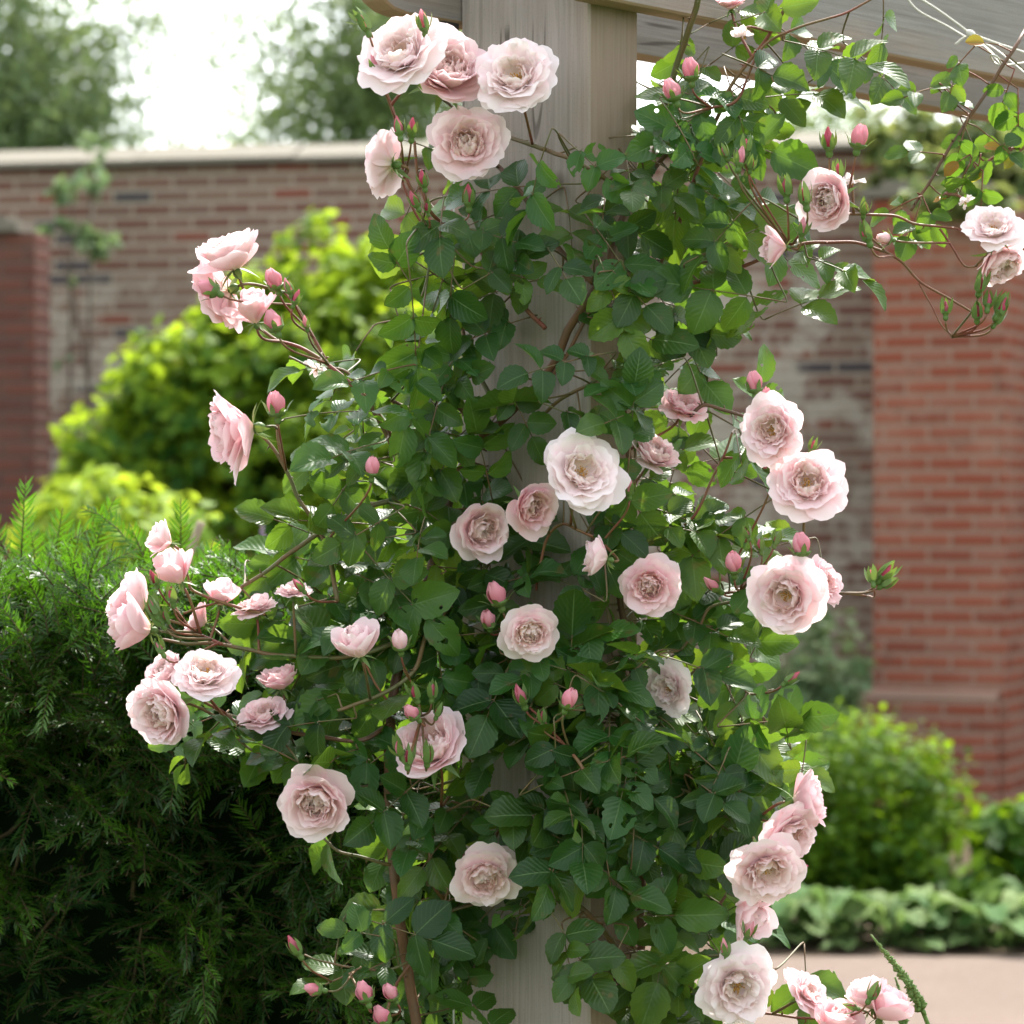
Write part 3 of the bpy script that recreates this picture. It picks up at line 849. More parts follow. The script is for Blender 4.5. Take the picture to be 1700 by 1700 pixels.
# thick old canes
cane([(700, 1760), (683, 1650), (668, 1560), (655, 1450), (647, 1350), (646, 1250), (652, 1160), (678, 1060), (708, 970), (730, 890), (755, 800), (790, 735), (835, 695), (880, 650), (920, 600), (945, 545), (985, 485), (1010, 465)], 18, 14, 'oldcane', 0.03)
cane([(1068, 1760), (1066, 1650), (1064, 1540), (1066, 1420), (1064, 1330), (1060, 1200), (1045, 1080), (1030, 980), (1040, 860), (1045, 760), (1030, 640)], 15, 10, 'oldcane', 0.03)
cane([(1058, 1650), (1052, 1590), (1040, 1500), (1032, 1400), (1040, 1300), (1035, 1200)], 12, 9, 'cane', 0.04)
cane([(1060, 1655), (1035, 1600), (1010, 1555), (975, 1515), (938, 1490)], 13, 9, 'cane', 0.05)
cane([(1055, 1645), (1020, 1625), (1000, 1590), (975, 1570), (960, 1580)], 9, 6, 'cane', 0.04)
cane([(1068, 1580), (1030, 1585), (1000, 1610), (1010, 1640)], 6, 5, 'cane', 0.06)
cane([(560, 1180), (640, 1150), (690, 1110), (710, 1050), (755, 1000), (800, 955)], 6, 9, 'cane', 0.10)
cane([(985, 470), (940, 425), (905, 380), (875, 335), (845, 295), (815, 265)], 10, 8, 'oldcane', 0.03)
cane([(1010, 445), (1022, 395), (1038, 350), (1060, 315), (1100, 262), (1145, 222), (1180, 195)], 13, 8, 'oldcane', 0.03)
cane([(990, 470), (960, 520), (985, 500), (940, 590), (905, 640)], 7, 6, 'oldcane', 0.03)
cane([(900, 690), (935, 660), (985, 635), (1015, 612), (1040, 605)], 7, 5, 'cane', 0.05)
cane([(800, 720), (778, 695), (755, 675), (700, 685), (650, 665)], 9, 7, 'oldcane', 0.04)
cane([(835, 690), (812, 655), (790, 610), (775, 580), (762, 520), (745, 470), (722, 400), (705, 365)], 9, 6, 'cane', 0.03)
cane([(905, 545), (860, 500), (820, 450), (785, 405), (745, 378), (715, 350), (695, 300), (688, 235)], 8, 5, 'redstem', 0.06)
cane([(725, 385), (700, 370), (682, 340), (668, 300)], 5, 4, 'redstem', 0.08)
cane([(905, 248), (860, 232), (815, 215), (770, 190), (735, 165)], 8, 5, 'cane', 0.05)
cane([(1010, 300), (960, 270), (905, 248)], 8, 8, 'cane', 0.04)
cane([(665, 245), (655, 190), (640, 150), (628, 120)], 6, 4, 'redstem', 0.08)
cane([(690, 330), (672, 290), (665, 245)], 6, 6, 'redstem', 0.07)
cane([(1110, 150, 0.03), (1128, 95, 0.04), (1152, 25, 0.06), (1166, -30, 0.08)], 11, 10, 'cane')
cane([(1045, 340), (1062, 300), (1085, 250), (1100, 190), (1112, 150)], 10, 10, 'cane', 0.0)
cane([(1075, 480), (1105, 420), (1130, 360), (1155, 290), (1185, 210), (1210, 150), (1245, 100), (1275, 60), (1300, 20), (1320, -20)], 7, 6, 'redstem', 0.06)
cane([(1180, 180), (1225, 165), (1260, 85), (1310, 52), (1370, 33), (1410, 18), (1450, -4)], 5, 4, 'redstem', 0.10)
cane([(1040, 475), (1090, 478), (1145, 470), (1190, 458), (1250, 435), (1310, 412), (1350, 403), (1420, 403), (1470, 418)], 8, 5, 'redstem', 0.06)
cane([(1060, 470), (1100, 452), (1150, 440), (1210, 425)], 6, 4, 'cane', 0.04)
cane([(1310, 412), (1330, 390), (1345, 360), (1410, 356), (1480, 358), (1520, 372), (1590, 380)], 6, 4, 'redstem', 0.10)
cane([(1470, 418), (1500, 438), (1530, 470), (1580, 498), (1620, 523)], 5, 4, 'redstem', 0.09)
cane([(1525, 470), (1545, 505), (1560, 535), (1580, 560)], 3, 2, 'redstem', 0.09)
cane([(1560, 380), (1580, 410), (1600, 440), (1620, 442)], 4, 3, 'redstem', 0.10)
cane([(1145, 690), (1170, 672), (1205, 682), (1240, 692), (1260, 700)], 7, 5, 'oldcane', 0.08)
cane([(1030, 605), (1080, 640), (1120, 662), (1150, 672)], 7, 7, 'oldcane', 0.03)
cane([(1172, 680), (1172, 620), (1165, 580), (1148, 545), (1120, 520)], 7, 6, 'cane', 0.02)
cane([(1100, 900), (1150, 860), (1180, 800), (1200, 760), (1215, 720)], 5, 4, 'redstem', 0.08)
cane([(1130, 1000), (1180, 990), (1210, 985), (1260, 985), (1340, 984), (1400, 986), (1440, 990)], 6, 4, 'redstem', 0.05)
cane([(1230, 985), (1215, 965), (1212, 950)], 4, 3, 'redstem', 0.09)
cane([(1130, 1080), (1160, 1040), (1180, 1010), (1215, 1000)], 5, 5, 'cane', 0.08)
cane([(1065, 1180), (1110, 1150), (1160, 1110), (1200, 1100), (1240, 1150), (1285, 1145)], 6, 4, 'cane', 0.07)
cane([(1065, 1330), (1120, 1310), (1170, 1330), (1220, 1365), (1255, 1360)], 6, 5, 'cane', 0.08)
cane([(1064, 1600), (1120, 1570), (1160, 1540), (1195, 1500), (1220, 1460)], 6, 5, 'oldcane', 0.08)
cane([(1080, 1690), (1140, 1650), (1200, 1668), (1260, 1680), (1330, 1690), (1400, 1690), (1440, 1680)], 6, 4, 'redstem', 0.06)
cane([(1066, 1500), (1105, 1440), (1150, 1400), (1190, 1390), (1225, 1410)], 6, 4, 'cane', 0.05)
cane([(1075, 1680), (1120, 1620), (1170, 1590), (1230, 1590), (1285, 1610)], 6, 4, 'cane', 0.10)
cane([(1064, 1250), (1120, 1235), (1180, 1250), (1240, 1220), (1300, 1190)], 6, 4, 'cane', 0.05)
# left arm
cane([(770, 760), (720, 740), (660, 735), (620, 675), (580, 635), (545, 605), (505, 580), (460, 565), (430, 545)], 9, 5, 'redstem', 0.05)
cane([(545, 605), (520, 560), (500, 520), (485, 500), (472, 485)], 6, 4, 'redstem', 0.06)
cane([(610, 655), (570, 615), (520, 610), (480, 592)], 5, 4, 'cane', 0.02)
cane([(655, 755), (640, 720), (615, 675), (590, 650)], 8, 7, 'cane', 0.06)
cane([(560, 1000), (548, 930), (530, 880), (495, 825), (470, 770), (440, 728), (418, 712)], 8, 5, 'cane', 0.07)
cane([(470, 770), (462, 730), (460, 700)], 5, 4, 'redstem', 0.07)
cane([(650, 830), (590, 850), (530, 885), (480, 920), (440, 950), (400, 975)], 9, 6, 'cane', 0.04)
cane([(680, 1060), (600, 1085), (540, 1092), (450, 1085), (370, 1070), (310, 1068), (268, 1062)], 9, 5, 'cane', 0.06)
cane([(370, 1070), (320, 1045), (298, 1020), (290, 1005)], 5, 3, 'redstem', 0.08)
cane([(440, 1020), (395, 1008), (370, 1002), (320, 980), (312, 955), (295, 925)], 6, 4, 'redstem', 0.07)
cane([(365, 1000), (330, 1010), (305, 1018)], 4, 4, 'redstem', 0.06)
cane([(650, 1200), (600, 1228), (520, 1222), (460, 1210), (400, 1200), (375, 1185)], 8, 5, 'oldcane', 0.05)
cane([(470, 1215), (435, 1250), (400, 1230), (380, 1200)], 5, 4, 'cane', 0.07)
cane([(648, 1435), (600, 1422), (560, 1412), (535, 1390)], 6, 4, 'cane', 0.05)
cane([(650, 1300), (610, 1305), (580, 1310)], 4, 4, 'cane', 0.05)
cane([(735, 1560), (690, 1590), (640, 1610), (580, 1605), (530, 1595), (505, 1585)], 5, 3, 'cane', 0.08)
cane([(600, 1605), (570, 1620), (540, 1635)], 4, 3, 'cane', 0.09)
cane([(720, 1470), (745, 1520), (700, 1580), (660, 1630), (640, 1690), (640, 1740)], 6, 5, 'redstem', 0.05)
cane([(655, 1180), (620, 1130), (605, 1100)], 4, 4, 'redstem', 0.08)
cane([(700, 1190), (690, 1150), (670, 1110)], 4, 3, 'redstem', 0.13)
cane([(985, 1310), (965, 1270), (935, 1235), (905, 1200), (880, 1175)], 7, 4, 'redstem', 0.14)
cane([(1035, 1330), (1005, 1320), (980, 1300)], 6, 6, 'cane', 0.09)
cane([(915, 1205), (935, 1190), (942, 1178)], 4, 4, 'redstem', 0.145)
cane([(790, 1290), (740, 1330), (715, 1400), (710, 1470)], 6, 5, 'cane', 0.06)
cane([(850, 1360), (800, 1345), (750, 1330)], 5, 4, 'cane', 0.08)
cane([(840, 1050), (815, 1045), (800, 1090), (790, 1180)], 4, 5, 'redstem', 0.12)
cane([(1000, 900), (960, 880), (930, 870), (905, 900), (890, 980)], 5, 5, 'redstem', 0.08)
# hanging shoot from the beam
cane([(1712, 30, -0.02), (1690, 70), (1640, 150), (1600, 210), (1570, 255), (1542, 305), (1512, 350)], 7, 5, 'oldcane', 0.06, shoot, 'hanging_stem')
cane([(1715, 238, 0.05), (1660, 255, 0.06), (1610, 290, 0.07), (1565, 325, 0.08)], 5, 3, 'redstem', 0.06, shoot, 'side_stem')
cane([(1542, 305), (1560, 322), (1580, 330)], 3, 2, 'redstem', 0.06, shoot, 'side_stem')
CP = np.array(CANE_PTS)

# ---- blooms
def petal(b, r0, z0, L, wid, phi, th0, th1, ring, cup=0.75, ruf=0.05, notch=0.05, twist=0.0, rs=1.0, nv=8, nu=9):
    """one petal in flower space (axis +Z): climbs from (r0,z0), its slope turning from th0 to th1 degrees"""
    v = np.linspace(0, 1, nv); u = np.linspace(-1, 1, nu)
    th = np.radians(th0 + (th1 - th0) * v ** 1.15)
    dr = np.cos(th) * L / (nv - 1); dz = np.sin(th) * L / (nv - 1)
    r = r0 + np.concatenate([[0], np.cumsum(dr)[:-1]])
    z = z0 + np.concatenate([[0], np.cumsum(dz)[:-1]])
    prof = wid * (0.22 + 0.78 * np.sin(np.pi * 0.5 * np.clip(v / 0.62, 0, 1)) ** 1.1)
    p1, p2, p3 = rng.uniform(0, 6.28, 3)
    V, U = np.meshgrid(v, u, indexing='ij')
    # rounded top edge: the sides of the petal stop earlier than its middle
    Le = 1 - 0.30 * np.abs(U) ** 3.0 - notch * np.exp(-(U / 0.16) ** 2) + 0.014 * np.sin(U * 8 + p3)
    Vv = V * Le
    rr = np.interp(Vv, v, r); zz = np.interp(Vv, v, z); pp = np.interp(Vv, v, prof)
    ruff = ruf * L * Vv ** 2 * (np.sin(U * 4.2 + p1) * 0.7 + np.sin(U * 7.5 + p2) * 0.35)
    tt = np.interp(Vv, v, th)
    # ruffle pushes along the petal normal
    rr = rr - np.sin(tt) * ruff; zz = zz + np.cos(tt) * ruff
    lat = U * pp
    x = rr.copy(); y = lat.copy()
    R_ = np.maximum(0.16 * rs, np.abs(rr) * 1.0 + 0.10)
    ang = cup * lat / R_
    ang = np.clip(ang, -1.7, 1.7)
    # bend the flat strip round the axis (wraps neighbours like a cup)
    bx = rr - R_ + R_ * np.cos(ang) + (1 - cup) * 0
    by = R_ * np.sin(ang) / np.maximum(cup, 0.05)
    x, y = bx, by
    edge = np.abs(U) ** 2 * Vv
    zz = zz + edge * 0.07 * L * math.copysign(1, th1 - 30 + 1e-6) * 0.6
    a = phi + twist * Vv
    X = x * np.cos(a) - y * np.sin(a); Yy = x * np.sin(a) + y * np.cos(a)
    pts = np.stack([X, Yy, zz], -1).reshape(-1, 3)
    c = (ring, rng.uniform(), 0)
    b.add(pts, grid_faces(nv, nu), np.stack([(U * 0.5 + 0.5).ravel(), Vv.ravel()], 1), c)

GA = 2.39996
def bloom_shape(kind):
    b = MB()
    ph = rng.uniform(0, 6.28)
    J = lambda s: rng.normal() * s
    dth, asym, ph0, dl = J(5), abs(J(13)), rng.uniform(0, 6.28), J(0.05)      # every bloom opens its own way
    def ring(n, r0, z0, L, w, t0, t1, rg, **kw):
        nonlocal ph
        ph += rng.uniform(0.3, 1.2)
        n = max(2, n + int(rng.integers(-1, 2)))
        for k in range(n):
            a = ph + 2 * np.pi * k / n + J(0.16)
            lean = asym * math.cos(a - ph0)
            petal(b, r0 * (1 + J(0.18)), z0 + J(0.012), L * (1 + J(0.08) + dl * (1 - rg)), w * (1 + J(0.13)), a, t0 + J(6) + 0.4 * lean, t1 + J(13) + dth + lean, rg, **kw)
    if kind in ('rosette', 'cup', 'open'):  # added dome under the petals keeps gaps in the heart bright
        hr, hz, hv = {'rosette': (0.34, 0.38, 0.75), 'cup': (0.32, 0.46, 0.75), 'open': (0.26, 0.19, 0.18)}[kind]
        na, nr = 28, 7
        va, ua = [], []
        for j in range(nr):
            q = j / (nr - 1)
            for i in range(na):
                a = 2 * np.pi * i / (na - 1)
                va.append((hr * q * math.cos(a), hr * q * math.sin(a), hz * (1 - 0.45 * q ** 2) + 0.035 * math.sin(5 * a + 9 * q) * q + 0.02 * math.sin(11 * a - 14 * q) * q))
                ua.append((0.5, hv))
        b.add(va, grid_faces(nr, na), ua, (0.8, 0.4, 0))
    if kind == 'rosette':
        ring(6, 0.06, 0.0, 0.98, 0.50, 32, -8, 0.0, cup=0.42, ruf=0.05)
        ring(8, 0.08, 0.04, 0.86, 0.42, 38, 16, 0.15, cup=0.52, ruf=0.05)
        ring(10, 0.12, 0.07, 0.72, 0.32, 44, 44, 0.3, cup=0.62, ruf=0.07)
        ring(13, 0.19, 0.10, 0.58, 0.22, 50, 84, 0.5, cup=0.75, ruf=0.10, nv=8, nu=7)
        ring(14, 0.24, 0.11, 0.50, 0.16, 56, 122, 0.65, cup=0.8, ruf=0.13, nv=8, nu=7)
        ring(13, 0.19, 0.13, 0.45, 0.15, 60, 138, 0.8, cup=0.85, ruf=0.15, nv=8, nu=7)
        ring(11, 0.13, 0.14, 0.42, 0.14, 64, 140, 0.9, cup=0.85, ruf=0.17, nv=7, nu=7)
        ring(6, 0.06, 0.14, 0.38, 0.13, 72, 138, 1.0, cup=0.85, ruf=0.17, nv=7, nu=7)
    elif kind == 'open':
        ring(6, 0.06, 0.0, 1.02, 0.54, 30, -8, 0.0, cup=0.38, ruf=0.07, notch=0.07)
        ring(8, 0.08, 0.04, 0.92, 0.46, 36, 12, 0.1, cup=0.43, ruf=0.08, notch=0.07)
        ring(9, 0.10, 0.07, 0.80, 0.38, 40, 36, 0.25, cup=0.52, ruf=0.10)
        ring(11, 0.15, 0.10, 0.66, 0.29, 46, 66, 0.4, cup=0.62, ruf=0.12, nv=8, nu=7)
        ring(11, 0.20, 0.11, 0.54, 0.22, 50, 100, 0.55, cup=0.7, ruf=0.15, nv=8, nu=7)
        ring(9, 0.22, 0.12, 0.43, 0.18, 54, 132, 0.75, cup=0.8, ruf=0.17, nv=8, nu=7)
        ring(4, 0.18, 0.12, 0.36, 0.16, 58, 138, 0.9, cup=0.8, ruf=0.19, nv=7, nu=7)
    elif kind == 'cup':
        ring(6, 0.06, 0.0, 1.06, 0.54, 33, 38, 0.0, cup=0.72, ruf=0.05)
        ring(8, 0.07, 0.04, 1.00, 0.46, 38, 60, 0.15, cup=0.78, ruf=0.05)
        ring(9, 0.09, 0.07, 0.90, 0.37, 42, 82, 0.35, cup=0.82, ruf=0.07)
        ring(11, 0.13, 0.09, 0.78, 0.28, 46, 104, 0.5, cup=0.85, ruf=0.10, nv=8, nu=7)
        ring(13, 0.17, 0.11, 0.66, 0.21, 52, 126, 0.65, cup=0.88, ruf=0.12, nv=8, nu=7)
        ring(13, 0.14, 0.13, 0.57, 0.17, 58, 140, 0.8, cup=0.9, ruf=0.14, nv=8, nu=7)
        ring(9, 0.08, 0.14, 0.52, 0.15, 64, 146, 0.95, cup=0.9, ruf=0.16, nv=7, nu=7)
    elif kind == 'half':
        ring(3, 0.07, 0.0, 1.40, 0.74, 38, 56, 0.0, cup=0.80, ruf=0.04)
        ring(4, 0.07, 0.02, 1.38, 0.68, 46, 84, 0.1, cup=0.90, ruf=0.04)
        ring(5, 0.07, 0.04, 1.32, 0.58, 54, 104, 0.25, cup=0.95, ruf=0.05)
        ring(6, 0.06, 0.06, 1.22, 0.44, 60, 120, 0.45, cup=0.95, ruf=0.06)
        ring(7, 0.05, 0.08, 1.12, 0.30, 66, 130, 0.7, cup=0.95, ruf=0.08, nv=7, nu=7)
        ring(5, 0.03, 0.10, 1.02, 0.20, 74, 130, 0.9, cup=0.95, ruf=0.10, nv=7, nu=7)
    elif kind == 'faded':
        for k in range(7):
            petal(b, 0.05, 0.0, rng.uniform(0.6, 1.3), rng.uniform(0.2, 0.34), rng.uniform(0, 6.28), rng.uniform(-20, 50), rng.uniform(-95, 0), rng.uniform(0, 0.3), cup=0.6, ruf=0.22)
    return b

def lathe(b, prof, n=8, c=None):
    a = np.linspace(0, 2 * np.pi, n, endpoint=False)
    v = np.concatenate([np.stack([r * np.cos(a), r * np.sin(a), np.full(n, z)], 1) for r, z in prof])
    f = [(i * n + k, i * n + (k + 1) % n, (i + 1) * n + (k + 1) % n, (i + 1) * n + k) for i in range(len(prof) - 1) for k in range(n)]
    b.add(v, f, None, c)

def frame(f):
    f = nrm(f)
    t = nrm(np.cross(f, [0.13, 0.2, 0.97])); s = np.cross(f, t)
    return np.stack([t, s, f], 1)      # columns

def xform(b, Rm, sc, loc):
    for i in range(len(b.v)):
        b.v[i] = (b.v[i] * sc) @ Rm.T + loc

def stalk_pts(base, back):
    """curve from a flower's base to the nearest cane"""
    d2 = np.linalg.norm(CP - (base + back * 0.045), axis=1) + 0.35 * np.maximum(0, CP[:, 2] - base[2] + 0.0)
    k = int(np.argmin(d2))
    e = CP[k]
    L = np.linalg.norm(e - base)
    p1 = base + back * min(L * 0.28, 0.022)
    p2 = e + (base - e) * 0.33
    t = np.linspace(0, 1, 9)[:, None]
    return (1 - t) ** 3 * base + 3 * (1 - t) ** 2 * t * p1 + 3 * (1 - t) * t * t * p2 + t ** 3 * e

KEEP = []     # discs the leaves keep clear of: (px, py, r px, depth)
def face(angle, tilt):
    a, t = R(angle), R(tilt)
    return np.array([math.cos(a) * math.sin(t), -math.cos(t), math.sin(a) * math.sin(t)])

def sepals(b, n, L, w, out, z0, r0, curl):
    for k in range(n):
        a = 2 * np.pi * k / n + rng.normal() * 0.2
        m = 5
        v = []
        o = out + rng.normal() * 14
        pr, pz = r0, z0
        for j in range(m):
            t = j / (m - 1)
            th = R(o + curl * t)
            hw = w * (1 - t) ** 0.7 * (0.7 + 0.6 * math.sin(math.pi * t))
            for s_ in (-1, 0, 1):
                ca, sa = math.cos(a), math.sin(a)
                v.append((pr * ca - s_ * hw * sa, pr * sa + s_ * hw * ca, pz + abs(s_) * hw * 0.3))
            pr += math.cos(th) * L / (m - 1); pz += math.sin(th) * L / (m - 1)
        b.add(v, grid_faces(m, 3))

def make_bloom(px, py, rpx, kind, tint, ang, tilt, dep=0.17, hid=0.86, label=None, root=rose):
    Y = Yb(px) - dep
    c = P(px, py, Y)
    rad = rpx / F * Y
    f = face(ang, tilt)
    Rm = frame(f)
    zc = {'rosette': 0.22, 'open': 0.20, 'cup': 0.36, 'half': 0.62, 'faded': 0.0}[kind]
    sc = rad / {'rosette': 0.92, 'open': 0.91, 'cup': 0.84, 'half': 0.74, 'faded': 1.1}[kind]
    loc = c - f * zc * sc
    b = bloom_shape(kind)
    xform(b, Rm, sc, loc)
    o = b.build('bloom', M[tint], root)
    if label: o['label'] = label
    if kind != 'faded' or True:
        s = MB()
        nst = 34 if kind in ('open', 'faded') else 16
        for k in range(nst):
            a = rng.uniform(0, 6.28); rr = rng.uniform(0.03, 0.17); h = rng.uniform(0.22, 0.34)
            q0 = np.array([0.03 * math.cos(a), 0.03 * math.sin(a), 0.06]); q1 = np.array([rr * math.cos(a), rr * math.sin(a), h])
            s.tube([q0, (q0 + q1) / 2 + np.array([0, 0, 0.02]), q1], [0.007, 0.006, 0.005], 4)
            s.tube([q1 - np.array([0.012, 0, 0]), q1 + np.array([0.0, 0.005, 0.008]), q1 + np.array([0.015, 0, 0.004])], [0.012, 0.017, 0.012], 5)
        xform(s, Rm, sc, loc)
        s.build('stamens', M['stamen'], o)
    s = MB()
    lathe(s, [(0.004, -0.27), (0.05, -0.26), (0.11, -0.20), (0.125, -0.13), (0.10, -0.05), (0.10, 0.0), (0.02, 0.02)])
    sepals(s, 5, 0.62, 0.085, -25, -0.03, 0.09, -25)
    xform(s, Rm, sc, loc)
    st = stalk_pts(loc - f * 0.25 * sc, -f)
    s.build('calyx', M['sepal'], o)
    s = MB(); s.tube(st, np.linspace(0.0017, 0.0021, len(st)), 6)
    s.build('stalk', M['redstem' if rng.uniform() < 0.6 else 'cane'], o)
    KEEP.append((px, py, rpx * hid, Y + 0.02))
    return o

B = [ # x, y, r, kind, tint, facing angle, tilt, depth, keep
 (668, 95, 74, 'open', 'white', 120, 38, .17), (742, 118, 70, 'cup', 'pale', 60, 42, .13), (857, 130, 66, 'open', 'white', 110, 28, .17),
 (776, 240, 62, 'rosette', 'pale', 100, 12, .18), (643, 270, 56, 'open', 'pale', 165, 118, .14),
 (383, 425, 54, 'cup', 'pale', 110, 72, .14), (370, 488, 62, 'open', 'pink', 205, 112, .12), (420, 512, 30, 'half', 'pink', 100, 75, .15),
 (392, 715, 66, 'cup', 'pink', 188, 80, .15), (268, 894, 21, 'half', 'pale', 150, 75, .12), (288, 946, 30, 'half', 'pink', 120, 80, .12),
 (220, 1000, 52, 'cup', 'pale', 150, 92, .10), (218, 1040, 38, 'half', 'pink', 170, 78, .14), (272, 1182, 56, 'cup', 'pale', 205, 38, .17),
 (342, 1122, 58, 'open', 'white', 80, 42, .15), (276, 1118, 38, 'cup', 'pale', 130, 60, .12), (440, 1190, 42, 'open', 'pale', 100, 60, .06, .5),
 (466, 1130, 34, 'cup', 'pink', 100, 80, .05, .45), (424, 1012, 34, 'open', 'pale', 100, 80, .05, .5), (332, 1030, 26, 'cup', 'pink', 150, 95, .03, .4), (368, 985, 24, 'half', 'pink', 80, 75, .05, .5),
 (487, 985, 28, 'open', 'pale', 90, 75, .08, .5), (592, 1066, 33, 'half', 'pale', 105, 62, .18), (525, 1330, 58, 'cup', 'pale', 250, 26, .17),
 (714, 1240, 66, 'cup', 'pale', 115, 46, .15), (804, 1452, 62, 'rosette', 'pale', 270, 22, .18), (798, 880, 50, 'cup', 'pale', 350, 26, .17),
 (879, 840, 44, 'cup', 'pink', 340, 36, .16), (964, 786, 64, 'open', 'white', 60, 22, .16), (992, 924, 38, 'cup', 'pale', 165, 88, .13, .7),
 (1078, 971, 54, 'rosette', 'pink', 250, 14, .17), (880, 1048, 50, 'rosette', 'pale', 300, 20, .18), (1114, 1141, 42, 'open', 'white', 190, 34, .10, .6),
 (1086, 755, 38, 'cup', 'pale', 60, 55, .09, .6), (1134, 678, 40, 'open', 'pink', 70, 60, .07, .6), (1285, 716, 54, 'open', 'pale', 170, 26, .17),
 (1340, 806, 62, 'open', 'pale', 90, 26, .17), (1308, 988, 61, 'open', 'pale', 200, 16, .18), (1364, 968, 40, 'open', 'pink', 20, 60, .10, .6),
 (1337, 1326, 46, 'cup', 'pink', 10, 78, .12), (1308, 1382, 56, 'open', 'pale', 330, 42, .14), (1271, 1440, 62, 'open', 'pale', 290, 28, .18),
 (1248, 1518, 36, 'half', 'pale', 320, 60, .14), (1223, 1635, 65, 'open', 'white', 300, 18, .19), (1338, 1650, 38, 'open', 'pale', 40, 60, .10, .5),
 (1390, 1694, 32, 'half', 'pink', 80, 60, .14), (1441, 1652, 28, 'half', 'pale', 110, 85, .12), (1476, 1668, 34, 'half', 'pink', 60, 80, .14),
 (1378, 332, 48, 'cup', 'pale', 190, 42, .15), (1650, 384, 46, 'open', 'white', 110, 45, .15), (1658, 432, 46, 'cup', 'pale', 300, 60, .12),
 (1287, 412, 22, 'half', 'pink', 185, 78, .14), (1414, 300, 24, 'faded', 'white', 270, 80, .10, .6), (1236, 58, 26, 'faded', 'white', 270, 80, .10, .5), (1601, 335, 18, 'faded', 'white', 300, 70, .12, .6), (527, 612, 22, 'faded', 'white', 240, 70, .08, .6), (1213, 5, 24, 'cup', 'pink', 100, 70, .05, .5)]
LAB = {'open': 'wide open rose showing its stamens', 'cup': 'cupped double rose', 'rosette': 'flat full-petalled rosette rose', 'half': 'half-open goblet-shaped rose', 'faded': 'withered white rose losing its petals'}
TN = {'white': 'near-white ', 'pale': 'pale pink ', 'pink': 'clear pink ', 'rosy': 'dusky pink '}
for q in B:
    x, y, r_, k, t, a, ti, dep = q[:8]
    make_bloom(x, y, r_, k, t, a, ti, dep, q[8] if len(q) > 8 else 0.86, ('' if k == 'faded' else TN[t]) + LAB[k])

# ---- buds
def make_bud(px, py, hpx, ang, stage, dep=0.16, root=rose, tilt=78):
    Y = Yb(px) - dep
    c = P(px, py, Y); H = hpx / F * Y
    f = face(ang, tilt + rng.normal() * 10)
    Rm = frame(f)
    loc = c - f * H * 0.45
    b = MB()
    fat = {'g': 0.19, 'p': 0.22, 'o': 0.31}[stage]
    top = {'g': 0.80, 'p': 1.0, 'o': 1.0}[stage]
    npt = {'g': 4, 'p': 5, 'o': 8}[stage]
    for k in range(npt):
        nv, nu = 10, 9
        ph = k * GA + rng.uniform(-0.3, 0.3)
        v, uv = [], []
        inn = k / npt
        for j in range(nv):
            t = j / (nv - 1)
            if stage == 'o': rr = fat * (0.50 + 0.50 * math.sin(math.pi * min(1, 0.05 + 0.80 * t))) * (1 - 0.42 * t ** 5)
            else: rr = fat * (0.45 + 0.55 * math.sin(math.pi * (0.08 + 0.62 * t))) * (1 - 0.86 * t ** 2.6)
            rr *= (1.0 - 0.55 * inn)
            for i in range(nu):
                u = i / (nu - 1)
                a = ph + (u - 0.3) * 2.7 * (1 - 0.35 * t * t)
                lift = 0.16 * u ** 2 + (0.20 * u ** 3 * t ** 3 if stage == 'o' else 0.10 * u ** 3 * t ** 2)
                rad = rr * (1.0 + lift) + 0.004
                edge = 1 - (0.20 if stage == 'o' else 0.30) * abs(2 * u - 0.9) ** 2.2 * t
                zt = 0.16 + (top - 0.16) * t * edge * (1 + (0.06 * inn if stage != 'o' else 0.02)) + 0.015 * math.sin(u * 14 + k) * t
                v.append((rad * math.cos(a), rad * math.sin(a), zt)); uv.append((u, 0.42 + 0.58 * t * edge))
        b.add(v, grid_faces(nv, nu), uv, (0.15 + 0.6 * inn, rng.uniform(), 0))
    xform(b, Rm, H, loc)
    tint = {'g': 'red', 'p': 'red', 'o': 'rosy'}[stage]
    if stage == 'o' and rng.uniform() < 0.08: tint = 'pink'
    if stage == 'p' and rng.uniform() < 0.35: tint = 'rosy'
    o = b.build('bud', M[tint], root)
    if stage == 'g': o['label'] = 'tight green rosebud'
    elif stage == 'p': o['label'] = 'pointed crimson rosebud'
    else: o['label'] = 'opening pink rosebud'
    s = MB()
    lathe(s, [(0.02, -0.16), (0.09, -0.14), (0.135, -0.06), (0.14, 0.03), (0.12, 0.10), (fat * 0.82, 0.16), (fat * 1.04, 0.24), (fat * 1.10, 0.30), (fat * 0.9, 0.31)])
    if stage == 'g': sepals(s, 5, 0.86, 0.16, 80, 0.20, 0.21, 28)
    elif stage == 'p': sepals(s, 5, 0.60, 0.13, 74, 0.26, fat * 1.1, 22)
    else: sepals(s, 5, 0.50, 0.11, 62, 0.24, fat * 1.08, -30)
    xform(s, Rm, H, loc)
    st = stalk_pts(loc - f * 0.14 * H, -f)
    s.build('calyx', M['sepal'], o)
    s = MB(); s.tube(st, np.linspace(0.0013, 0.0017, len(st)), 6)
    s.build('stalk', M['redstem' if rng.uniform() < 0.75 else 'cane'], o)
    KEEP.append((px, py, hpx * 0.42, Y + 0.01))
